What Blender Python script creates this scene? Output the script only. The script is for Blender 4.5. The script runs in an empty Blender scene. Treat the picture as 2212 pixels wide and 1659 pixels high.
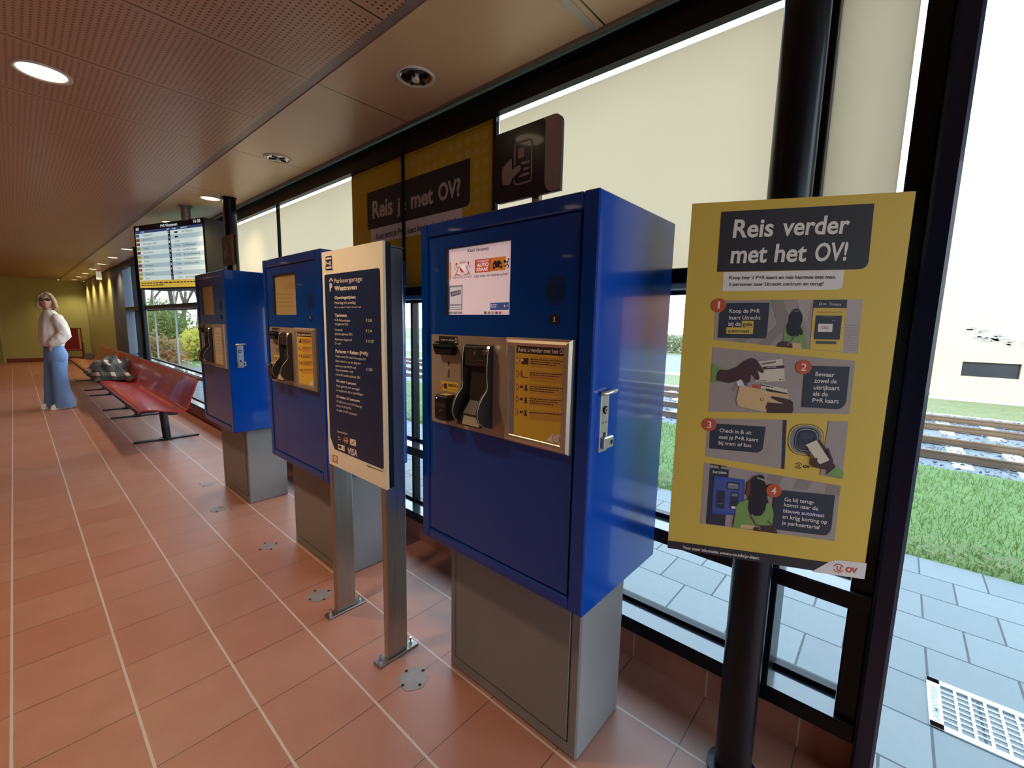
import bpy, math, random
from math import sin, cos, pi, radians as RAD
from mathutils import Vector as V3, Matrix, geometry as geo

# ------------------------------------------------------------------ camera
W, H, F = 2212.0, 1659.0, 942.68
YAW, PITCH, ROLL = 0.848960, 0.133720, 0.020501
CAM = V3((0, 0, 1.41))
fwd = V3((sin(YAW)*cos(PITCH), cos(YAW)*cos(PITCH), -sin(PITCH)))
_r = V3((cos(YAW), -sin(YAW), 0)); _u = _r.cross(fwd)
RIGHT = _r*cos(ROLL) + _u*sin(ROLL)
UP = -_r*sin(ROLL) + _u*cos(ROLL)
sc = bpy.context.scene
col = sc.collection
cd = bpy.data.cameras.new('camera'); cam = bpy.data.objects.new('camera', cd); col.objects.link(cam)
cd.sensor_width = 36; cd.sensor_fit = 'HORIZONTAL'; cd.lens = F/W*36; cd.clip_start = .02; cd.clip_end = 500
m3 = Matrix((RIGHT, UP, -fwd)).transposed()
cam.matrix_world = Matrix.Translation(CAM) @ m3.to_4x4()
sc.camera = cam

# ------------------------------------------------------------------ light
wd = bpy.data.worlds.new('sky'); sc.world = wd; wd.use_nodes = True
nt = wd.node_tree; nt.nodes.clear()
tc = nt.nodes.new('ShaderNodeTexCoord'); sx = nt.nodes.new('ShaderNodeSeparateXYZ')
rp = nt.nodes.new('ShaderNodeValToRGB'); bg = nt.nodes.new('ShaderNodeBackground'); wo = nt.nodes.new('ShaderNodeOutputWorld')
nt.links.new(tc.outputs['Generated'], sx.inputs[0]); nt.links.new(sx.outputs[2], rp.inputs[0])
rp.color_ramp.elements[0].color = (.86, .93, 1.0, 1); rp.color_ramp.elements[0].position = 0
rp.color_ramp.elements[1].color = (.58, .78, 1.0, 1); rp.color_ramp.elements[1].position = .55
nt.links.new(rp.outputs[0], bg.inputs[0]); bg.inputs[1].default_value = 5.4
nt.links.new(bg.outputs[0], wo.inputs[0])
sd = bpy.data.lights.new('sun', 'SUN'); sd.energy = 3.4; sd.angle = .009; sd.color = (1, .86, .66)
so = bpy.data.objects.new('sun', sd); col.objects.link(so)
so.rotation_euler = V3((.92, .12, -.34)).to_track_quat('-Z', 'Y').to_euler()
so.location = (-20, 0, 20)
vs = sc.view_settings
sc.display_settings.display_device = 'sRGB'
vs.view_transform = 'Standard'; vs.look = 'None'; vs.exposure = 0; vs.gamma = 1; vs.use_curve_mapping = False
LAMP_W = 27.0          # one lit downlight
LAMP_C = (1.0, .74, .44)

# ------------------------------------------------------------------ pixel -> world helpers
def ray(px, py):
    return RIGHT*((px-W/2)/F) + UP*(-(py-H/2)/F) + fwd
def hit(px, py, P0, N):
    d = ray(px, py); return CAM + d*((V3(P0)-CAM).dot(N)/d.dot(N))
def onX(px, py, X): return hit(px, py, (X, 0, 0), V3((1, 0, 0)))
def onZ(px, py, Z=0.): return hit(px, py, (0, 0, Z), V3((0, 0, 1)))

# ------------------------------------------------------------------ materials
def hx(s):
    s = s.lstrip('#'); o = []
    for i in (0, 2, 4):
        c = int(s[i:i+2], 16)/255; o.append(c/12.92 if c <= .04045 else ((c+.055)/1.055)**2.4)
    return (*o, 1)
MATS = {}
class NT:
    def __init__(s, nt): s.t = nt
    def n(s, k, **kw):
        x = s.t.nodes.new(k)
        for a, b in kw.items(): setattr(x, a, b)
        return x
    def l(s, a, b): s.t.links.new(a, b)
    def val(s, sock, v):
        if hasattr(v, 'is_linked') or hasattr(v, 'links'): s.l(v, sock)
        else: sock.default_value = v
    def m(s, op, a, b=0., c=None):
        x = s.n('ShaderNodeMath', operation=op); s.val(x.inputs[0], a); s.val(x.inputs[1], b)
        if c is not None: s.val(x.inputs[2], c)
        return x.outputs[0]
    def mix(s, f, a, b):
        x = s.n('ShaderNodeMix', data_type='RGBA'); s.val(x.inputs[0], f); s.val(x.inputs[6], a); s.val(x.inputs[7], b)
        return x.outputs[2]
    def noise(s, vec, scale, detail=4, rough=.55):
        x = s.n('ShaderNodeTexNoise'); x.inputs['Scale'].default_value = scale; x.inputs['Detail'].default_value = detail
        x.inputs['Roughness'].default_value = rough
        if vec is not None: s.l(vec, x.inputs['Vector'])
        return x.outputs[0]
def M(name, c='#808080', rough=.5, metal=0., spec=.5, coat=0., bump=None, var=None, emit=0., sub=None, alpha=None):
    if name in MATS: return MATS[name]
    m = bpy.data.materials.new(name); m.use_nodes = True; t = NT(m.node_tree)
    p = m.node_tree.nodes['Principled BSDF']; rgb = hx(c) if isinstance(c, str) else (*c, 1)
    p.inputs['Base Color'].default_value = rgb; p.inputs['Roughness'].default_value = rough
    p.inputs['Metallic'].default_value = metal; p.inputs['Specular IOR Level'].default_value = spec
    p.inputs['Coat Weight'].default_value = coat; p.inputs['Coat Roughness'].default_value = .04
    g = t.n('ShaderNodeTexCoord').outputs['Object']
    var = var or (14, .08)
    nz = t.noise(g, var[0]); a = var[1]
    lo = [x*(1-a) for x in rgb[:3]]+[1]; hi = [min(1, x*(1+a)) for x in rgb[:3]]+[1]
    t.l(t.mix(nz, lo, hi), p.inputs['Base Color'])
    if bump:
        b = t.n('ShaderNodeBump'); b.inputs['Strength'].default_value = bump[1]; b.inputs['Distance'].default_value = bump[2] if len(bump) > 2 else .002
        t.l(t.noise(g, bump[0]), b.inputs['Height']); t.l(b.outputs[0], p.inputs['Normal'])
    if emit:
        p.inputs['Emission Color'].default_value = rgb; p.inputs['Emission Strength'].default_value = emit
    MATS[name] = m; return m
def raw(name):
    m = bpy.data.materials.new(name); m.use_nodes = True; m.node_tree.nodes.clear(); t = NT(m.node_tree)
    o = t.n('ShaderNodeOutputMaterial'); MATS[name] = m; return m, t, o
def princ(name):
    m = bpy.data.materials.new(name); m.use_nodes = True; MATS[name] = m
    return m, NT(m.node_tree), m.node_tree.nodes['Principled BSDF']

# glass
m, t, o = raw('glass')
fr = t.n('ShaderNodeLayerWeight'); fr.inputs[0].default_value = .5
fq = t.m('MULTIPLY_ADD', t.m('POWER', fr.outputs['Facing'], 5.), .7, .025)
tr = t.n('ShaderNodeBsdfTransparent'); tr.inputs[0].default_value = (.95, .98, .97, 1)
gl = t.n('ShaderNodeBsdfGlossy'); gl.inputs['Roughness'].default_value = .01
mx = t.n('ShaderNodeMixShader'); t.l(fq, mx.inputs[0]); t.l(tr.outputs[0], mx.inputs[1]); t.l(gl.outputs[0], mx.inputs[2]); t.l(mx.outputs[0], o.inputs[0])
# translucent blind fabric
m, t, o = raw('blind_fabric')
g = t.n('ShaderNodeTexCoord').outputs['Object']; nz = t.noise(g, 1.4, 3)
a = t.n('ShaderNodeBsdfTranslucent'); d = t.n('ShaderNodeBsdfDiffuse')
t.l(t.mix(nz, (.74, .635, .51, 1), (.80, .695, .57, 1)), a.inputs[0]); d.inputs[0].default_value = (.62, .58, .48, 1)
mx = t.n('ShaderNodeMixShader'); mx.inputs[0].default_value = .18; t.l(a.outputs[0], mx.inputs[1]); t.l(d.outputs[0], mx.inputs[2]); t.l(mx.outputs[0], o.inputs[0])
# floor tiles
m, t, p = princ('floor_tiles')
g = t.n('ShaderNodeTexCoord').outputs['Object']; s = t.n('ShaderNodeSeparateXYZ'); t.l(g, s.inputs[0])
P = .3005
fx = t.m('DIVIDE', t.m('SUBTRACT', s.outputs[0], .174-.0045), P); fy = t.m('DIVIDE', t.m('SUBTRACT', s.outputs[1], .122-.0025), P)
ix = t.m('FLOOR', fx); iy = t.m('FLOOR', fy); qx = t.m('SUBTRACT', fx, ix); qy = t.m('SUBTRACT', fy, iy)
wob = t.m('MULTIPLY', t.m('SUBTRACT', t.noise(g, 9, 3), .5), .012)
lx = t.m('LESS_THAN', t.m('ADD', qx, wob), .027); ly = t.m('LESS_THAN', t.m('ADD', qy, wob), .012)
cb = t.n('ShaderNodeCombineXYZ'); t.l(ix, cb.inputs[0]); t.l(iy, cb.inputs[1])
wn = t.n('ShaderNodeTexWhiteNoise', noise_dimensions='2D'); t.l(cb.outputs[0], wn.inputs['Vector'])
mot = t.noise(g, 6, 6, .65); fine = t.noise(g, 140, 3)
c1 = t.mix(mot, (.27, .105, .068, 1), (.41, .20, .145, 1))
c2 = t.mix(t.m('MULTIPLY', wn.outputs['Value'], .5), c1, (.30, .095, .06, 1))
c3 = t.mix(t.m('MULTIPLY', fine, .35), c2, (.5, .25, .17, 1))
c4 = t.mix(ly, c3, (.10, .055, .045, 1)); c5 = t.mix(lx, c4, (.48, .40, .34, 1))
t.l(c5, p.inputs['Base Color'])
t.l(t.m('ADD', t.m('MULTIPLY', mot, .22), .27), p.inputs['Roughness']); p.inputs['Specular IOR Level'].default_value = .55
hgt = t.m('SUBTRACT', t.m('MULTIPLY', fine, .12), t.m('MULTIPLY', t.m('MAXIMUM', lx, ly), 1.))
b = t.n('ShaderNodeBump'); b.inputs['Strength'].default_value = .35; b.inputs['Distance'].default_value = .003; t.l(hgt, b.inputs['Height']); t.l(b.outputs[0], p.inputs['Normal'])
# ceiling
def ceil_mat(name, perf):
    m, t, p = princ(name)
    g = t.n('ShaderNodeTexCoord').outputs['Object']; s = t.n('ShaderNodeSeparateXYZ'); t.l(g, s.inputs[0])
    X, Y = s.outputs[0], s.outputs[1]
    pitch, ph = (.622, 2.178) if perf else (1.24, 2.18)
    q = t.m('FRACT', t.m('DIVIDE', t.m('SUBTRACT', Y, ph-.004), pitch))
    ln = t.m('LESS_THAN', q, .008/pitch)
    nz = t.noise(g, 3, 4)
    c = t.mix(nz, (.58, .40, .23, 1), (.66, .47, .28, 1)) if not perf else t.mix(nz, (.45, .27, .165, 1), (.52, .33, .205, 1))
    if perf:
        r = .0215
        ax = t.m('SUBTRACT', t.m('FRACT', t.m('DIVIDE', X, r)), .5); ay = t.m('SUBTRACT', t.m('FRACT', t.m('DIVIDE', Y, r)), .5)
        dd = t.m('SQRT', t.m('ADD', t.m('MULTIPLY', ax, ax), t.m('MULTIPLY', ay, ay)))
        q2 = t.m('FRACT', t.m('DIVIDE', t.m('ADD', X, .98), 1.985)); l2 = t.m('LESS_THAN', q2, .005)
        edge = t.m('MULTIPLY', t.m('GREATER_THAN', q, .05), t.m('LESS_THAN', q, .96))
        hole = t.m('MULTIPLY', t.m('LESS_THAN', dd, .24), edge)
        c = t.mix(hole, c, (.16, .075, .04, 1)); ln = t.m('MAXIMUM', ln, l2)
    c = t.mix(ln, c, (.05, .03, .02, 1)); t.l(c, p.inputs['Base Color'])
    p.inputs['Roughness'].default_value = .34; p.inputs['Specular IOR Level'].default_value = .6
    b = t.n('ShaderNodeBump'); b.inputs['Strength'].default_value = .12; b.inputs['Distance'].default_value = .02; t.l(t.noise(g, 1.1, 2), b.inputs['Height']); t.l(b.outputs[0], p.inputs['Normal'])
    return m
ceil_mat('ceiling_perforated', True); ceil_mat('ceiling_plain', False)
# outdoor paving
m, t, p = princ('paving_slabs')
g = t.n('ShaderNodeTexCoord').outputs['Object']
mp = t.n('ShaderNodeMapping'); mp.inputs['Rotation'].default_value = (0, 0, RAD(90)); mp.inputs['Location'].default_value = (-.10, -.215, 0); t.l(g, mp.inputs[0])
br = t.n('ShaderNodeTexBrick'); br.offset = .5; t.l(mp.outputs[0], br.inputs['Vector']); br.inputs['Scale'].default_value = 1
br.inputs['Brick Width'].default_value = .312; br.inputs['Row Height'].default_value = .2985; br.inputs['Mortar Size'].default_value = .005
br.inputs['Color1'].default_value = (.19, .205, .21, 1); br.inputs['Color2'].default_value = (.235, .25, .25, 1); br.inputs['Mortar'].default_value = (.05, .055, .06, 1)
nz = t.noise(g, 24, 6, .7)
t.l(t.mix(t.m('MULTIPLY', nz, .55), br.outputs['Color'], (.15, .17, .18, 1)), p.inputs['Base Color']); p.inputs['Roughness'].default_value = .8; p.inputs['Specular IOR Level'].default_value = .12
b = t.n('ShaderNodeBump'); b.inputs['Strength'].default_value = .5; b.inputs['Distance'].default_value = .004
t.l(t.m('SUBTRACT', t.m('MULTIPLY', nz, .4), br.outputs['Fac']), b.inputs['Height']); t.l(b.outputs[0], p.inputs['Normal'])
def ground(name, ca, cb_, sc_, bd=.03, bs=.6):
    m, t, p = princ(name); g = t.n('ShaderNodeTexCoord').outputs['Object']
    v = t.n('ShaderNodeTexVoronoi'); v.inputs['Scale'].default_value = sc_; t.l(g, v.inputs['Vector'])
    f = t.m('ADD', t.m('MULTIPLY', t.noise(g, sc_*.13, 5), .6), t.m('MULTIPLY', v.outputs['Distance'], .5))
    t.l(t.mix(f, ca, cb_), p.inputs['Base Color']); p.inputs['Roughness'].default_value = .9
    b = t.n('ShaderNodeBump'); b.inputs['Strength'].default_value = bs; b.inputs['Distance'].default_value = bd; t.l(v.outputs['Distance'], b.inputs['Height']); t.l(b.outputs[0], p.inputs['Normal'])
ground('gravel', (.05, .055, .065, 1), (.26, .27, .29, 1), 16)
ground('turf', (.03, .07, .012, 1), (.14, .21, .05, 1), 40, .02)
ground('rough_grass', (.08, .10, .035, 1), (.22, .23, .11, 1), 12, .05)
ground('asphalt', (.16, .16, .165, 1), (.21, .21, .21, 1), 60, .004, .2)
# vertically creased wall paint, brushed steel, denim, plaid
def streak(name, c, rough, metal, vec=(1, 1, .05), scale=60, a=.2, bump=.1, bd=.002, det=5):
    m, t, p = princ(name); g = t.n('ShaderNodeTexCoord').outputs['Object']
    mp = t.n('ShaderNodeMapping'); mp.inputs['Scale'].default_value = vec; t.l(g, mp.inputs[0]); nz = t.noise(mp.outputs[0], scale, det)
    rgb = hx(c); t.l(t.mix(nz, [x*(1-a) for x in rgb[:3]]+[1], [min(1, x*(1+a)) for x in rgb[:3]]+[1]), p.inputs['Base Color'])
    p.inputs['Roughness'].default_value = rough; p.inputs['Metallic'].default_value = metal
    b = t.n('ShaderNodeBump'); b.inputs['Strength'].default_value = bump; b.inputs['Distance'].default_value = bd; t.l(nz, b.inputs['Height']); t.l(b.outputs[0], p.inputs['Normal'])
streak('brushed_steel', '#a9a49c', .34, 1.0)
streak('denim', '#6d8cbd', .85, 0, (1, 1, .25), 9, .34, .7, .01)
streak('blouse', '#e9dfd6', .8, 0, (1, 1, .3), 9, .08, 1.0, .03, 1)
m, t, p = princ('plaid_cloth'); g = t.n('ShaderNodeTexCoord').outputs['Object']
w1 = t.n('ShaderNodeTexWave'); w1.inputs['Scale'].default_value = 1.7; w1.inputs['Distortion'].default_value = 3.; t.l(g, w1.inputs[0])
w2 = t.n('ShaderNodeTexWave', bands_direction='Z'); w2.inputs['Scale'].default_value = 2.1; w2.inputs['Distortion'].default_value = 3.; t.l(g, w2.inputs[0])
fct = t.m('ADD', t.m('MULTIPLY', t.m('GREATER_THAN', w1.outputs[1], .76), .5), t.m('MULTIPLY', t.m('GREATER_THAN', w2.outputs[1], .76), .5))
cr = t.n('ShaderNodeValToRGB'); t.l(fct, cr.inputs[0]); cr.color_ramp.elements[0].color = (.012, .011, .012, 1); cr.color_ramp.elements[1].color = (.42, .38, .35, 1)
e_ = cr.color_ramp.elements.new(.5); e_.color = (.05, .043, .04, 1)
t.l(cr.outputs[0], p.inputs['Base Color']); p.inputs['Roughness'].default_value = .9
# leaves: diffuse + translucent
def leafmat(name, c1, c2):
    m, t, o = raw(name); g = t.n('ShaderNodeTexCoord').outputs['Object']; cc = t.mix(t.noise(g, 3), c1, c2)
    a = t.n('ShaderNodeBsdfTranslucent'); d = t.n('ShaderNodeBsdfDiffuse'); t.l(cc, a.inputs[0]); t.l(cc, d.inputs[0])
    mx = t.n('ShaderNodeMixShader'); mx.inputs[0].default_value = .55; t.l(a.outputs[0], mx.inputs[1]); t.l(d.outputs[0], mx.inputs[2]); t.l(mx.outputs[0], o.inputs[0])
leafmat('grass_blade', (.07, .135, .03, 1), (.19, .26, .085, 1)); leafmat('leaf_yellow', (.50, .45, .08, 1), (.70, .62, .16, 1)); leafmat('leaf_green', (.10, .17, .05, 1), (.22, .28, .10, 1)); leafmat('leaf_pale', (.20, .23, .11, 1), (.33, .34, .20, 1)); leafmat('leaf_brown', (.30, .19, .09, 1), (.46, .32, .17, 1))

BLUE = M('blue_coat', (.0004, .043, .29), .2, 0, .25, .4, (55, .05, .001), (5, .05))
GREY = M('pedestal_grey', '#7e7b7b', .42, 0, .4, 0, (120, .06, .0006), (7, .05))
BLACKM = M('black_steel', '#080b14', .3, 0, .25, .05)
ANTH = M('anthracite_plastic', '#2b2624', .42, 0, .5, 0, (200, .08, .0005))
INK = M('ink_black', '#2a262b', .55); WHITE = M('print_white', '#e6dcd5', .5); PURE = M('paper_white', '#ded6cc', .5)
YEL = M('print_yellow', (.70, .47, .075), .5, 0, .4, 0, None, (3, .04)); YDK = M('print_ochre', '#b98a2c', .5); YLT = M('print_pale_yellow', '#cfae66', .55)
NAVY = M('print_navy', '#1a2b52', .35); NAVYD = M('sign_navy', '#040a20', .22, 0, .35, .3)
GREYP = M('print_taupe', '#a3948e', .55); GREYP2 = M('print_taupe_dark', '#8d807a', .55); GREYP3 = M('print_taupe_light', '#b1a49d', .55)
RED = M('print_red', '#c5512f', .5); SKIN = M('print_brown', '#46262a', .55); GREEN = M('print_green', '#7c9a52', .55); GRN2 = M('print_green_pale', '#9cc09a', .55)
HAIRP = M('print_hair', '#1c1b26', .5); BEI = M('print_beige', '#d8b07e', .55); CREAM = M('print_cream', '#d9c9b2', .55); PNAVY = M('print_slate', '#2e3140', .5); PBLUE = M('print_blue', '#33509c', .5); PBL2 = M('print_blue_dark', '#2a3f7d', .5); PGRY = M('print_grey', '#7c7c80', .5); PFACE = M('print_face', '#6b4038', .5)
ALU = M('satin_aluminium', '#c9b9a6', .36, .75, .5, 0, (180, .04, .0004)); CHROME = M('chrome', '#d8d8d8', .08, 1.); PLATE = M('plate_steel', '#bdaa9a', .34, .45, .5, 0, None, (4, .12))
SIGNP = M('sign_cream', '#f3ead9', .42, 0, .4); TAUPE = M('sign_taupe', '#9a8079', .4); DARKBR = M('sign_edge', '#120b0a', .4)

# ------------------------------------------------------------------ mesh builder
class MB:
    def __init__(s): s.v = []; s.f = []; s.m = []; s.sm = []; s.mats = []; s.cur = None
    def mi(s, m):
        if m not in s.mats: s.mats.append(m)
        return s.mats.index(m)
    def add(s, vs, fs, m, smooth=False):
        o = len(s.v); s.v += [V3(v) for v in vs]; k = s.mi(m)
        for f in fs: s.f.append([o+i for i in f]); s.m.append(k); s.sm.append(smooth)
    def box(s, x0, x1, y0, y1, z0, z1, m, bev=0., mat4=None):
        x0, x1 = sorted((x0, x1)); y0, y1 = sorted((y0, y1)); z0, z1 = sorted((z0, z1))
        if bev <= 0:
            vs = [(x, y, z) for x in (x0, x1) for y in (y0, y1) for z in (z0, z1)]
            fs = [(0, 1, 3, 2), (4, 6, 7, 5), (0, 4, 5, 1), (2, 3, 7, 6), (0, 2, 6, 4), (1, 5, 7, 3)]
        else:
            b = min(bev, (x1-x0)*.49, (y1-y0)*.49, (z1-z0)*.49); vs = []; idx = {}
            R = ((x0, x1), (y0, y1), (z0, z1))
            for i in (0, 1):
                for j in (0, 1):
                    for k in (0, 1):
                        for ax in range(3):
                            p = [R[0][i], R[1][j], R[2][k]]
                            for a2 in range(3):
                                if a2 != ax: p[a2] += b if (i, j, k)[a2] == 0 else -b
                            idx[(i, j, k, ax)] = len(vs); vs.append(p)
            fs = []
            def q(*ks): fs.append([idx[k] for k in ks])
            for s_ in (0, 1):
                r = [(0, 0), (0, 1), (1, 1), (1, 0)]
                if s_: r = r[::-1]
                q(*[(s_, a, c, 0) for a, c in r]); q(*[(c, s_, a, 1) for a, c in r]); q(*[(a, c, s_, 2) for a, c in r])
            for a in (0, 1):
                for c in (0, 1):
                    q((a, c, 0, 0), (a, c, 1, 0), (a, c, 1, 1), (a, c, 0, 1)); q((a, 0, c, 0), (a, 0, c, 2), (a, 1, c, 2), (a, 1, c, 0)); q((0, a, c, 1), (1, a, c, 1), (1, a, c, 2), (0, a, c, 2))
                    for e in (0, 1): q((a, c, e, 0), (a, c, e, 1), (a, c, e, 2))
        if mat4: vs = [mat4 @ V3(v) for v in vs]
        s.add(vs, fs, m)
    def cyl(s, p0, p1, r0, m, r1=None, n=24, cap=True, smooth=True):
        p0, p1 = V3(p0), V3(p1); r1 = r0 if r1 is None else r1; d = (p1-p0).normalized()
        a = d.orthogonal().normalized(); b = d.cross(a)
        vs = [p+(a*cos(2*pi*i/n)+b*sin(2*pi*i/n))*r for p, r in ((p0, r0), (p1, r1)) for i in range(n)]
        s.add(vs, [(i, (i+1) % n, n+(i+1) % n, n+i) for i in range(n)], m, smooth)
        if cap:
            s.add(vs[:n], [list(range(n))[::-1]], m); s.add(vs[n:], [list(range(n))], m)
    def tube(s, pts, r, m, n=8, cap=True):
        pts = [V3(p) for p in pts]; rs = r if isinstance(r, (list, tuple)) else [r]*len(pts); vs = []; a = None
        for i, p in enumerate(pts):
            d = (pts[min(i+1, len(pts)-1)]-pts[max(i-1, 0)]).normalized()
            a = d.orthogonal().normalized() if a is None else (a-d*a.dot(d)).normalized()
            b = d.cross(a); vs += [p+(a*cos(2*pi*k/n)+b*sin(2*pi*k/n))*rs[i] for k in range(n)]
        fs = [(i*n+k, i*n+(k+1) % n, (i+1)*n+(k+1) % n, (i+1)*n+k) for i in range(len(pts)-1) for k in range(n)]
        s.add(vs, fs, m, True)
        if cap: s.add(vs[:n], [list(range(n))[::-1]], m); s.add(vs[-n:], [list(range(n))], m)
    def loft(s, rings, m, cap=True, smooth=True):
        n = len(rings[0]); vs = [v for r in rings for v in r]
        s.add(vs, [(i*n+k, i*n+(k+1) % n, (i+1)*n+(k+1) % n, (i+1)*n+k) for i in range(len(rings)-1) for k in range(n)], m, smooth)
        if cap: s.add(rings[0], [list(range(n))[::-1]], m, smooth); s.add(rings[-1], [list(range(n))], m, smooth)
    def prism(s, pts, ext, m, smooth=False):           # closed outline of 3D points, pushed along ext
        pts = [V3(p) for p in pts]; e = V3(ext); n = len(pts); tri = geo.tessellate_polygon([pts])
        s.add(pts, [list(q) for q in tri], m); s.add([p+e for p in pts], [list(q)[::-1] for q in tri], m)
        s.add(pts+[p+e for p in pts], [(i, (i+1) % n, n+(i+1) % n, n+i) for i in range(n)], m, smooth)
    def lathe(s, prof, c, m, n=32, axis=V3((0, 0, 1)), smooth=True):
        a = axis.orthogonal().normalized(); b = axis.cross(a); c = V3(c)
        s.loft([[c+axis*h+(a*cos(2*pi*i/n)+b*sin(2*pi*i/n))*r for i in range(n)] for r, h in prof], m, False, smooth)
    def sphere(s, c, r, m, n=20, k=12, mat4=None):
        c = V3(c); r = V3(r) if isinstance(r, (tuple, list)) else V3((r, r, r)); rings = []
        for j in range(k+1):
            th = pi*j/k; rings.append([c+V3((r.x*max(sin(th), .001)*cos(2*pi*i/n), r.y*max(sin(th), .001)*sin(2*pi*i/n), -r.z*cos(th))) for i in range(n)])
        if mat4: rings = [[mat4 @ v for v in q] for q in rings]
        s.loft(rings, m, False)
def obj(name, mb, parent=None, kind=None):
    me = bpy.data.meshes.new(name); o = bpy.data.objects.new(name, me); col.objects.link(o)
    if parent is not None:
        w = parent
        while w.parent is not None: w = w.parent
        inv = (Matrix.Translation(w.location) @ Matrix.Rotation(w.rotation_euler.z, 4, 'Z')).inverted()
        vs = [inv @ v for v in mb.v]; o.parent = parent
        if parent.parent is None and parent.type == 'MESH': vs = [v for v in vs]
    elif kind == 'structure' or kind == 'stuff': vs = mb.v
    else:
        lo = [min(v[i] for v in mb.v) for i in range(3)]; hi = [max(v[i] for v in mb.v) for i in range(3)]
        c = V3(((lo[0]+hi[0])/2, (lo[1]+hi[1])/2, lo[2])); o.location = c; vs = [v-c for v in mb.v]
    me.from_pydata([tuple(v) for v in vs], [], mb.f)
    for m in mb.mats: me.materials.append(m)
    me.polygons.foreach_set('material_index', mb.m); me.polygons.foreach_set('use_smooth', mb.sm); me.update()
    if kind: o['kind'] = kind
    return o
def tag(o, label, cat, group=None):
    o['label'] = label; o['category'] = cat
    if group: o['group'] = group
    return o
def thing(name, label, cat, loc, rz=0., group=None):
    o = bpy.data.objects.new(name, None); col.objects.link(o); o.empty_display_size = .1
    o.location = loc; o.rotation_euler = (0, 0, rz); return tag(o, label, cat, group)
def kids(o): return [c for c in bpy.data.objects if c.parent == o]
def copy_tree(o, parent=None):
    c = o.copy(); col.objects.link(c); c.parent = parent
    for ch in kids(o): copy_tree(ch, c)
    return c

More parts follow.
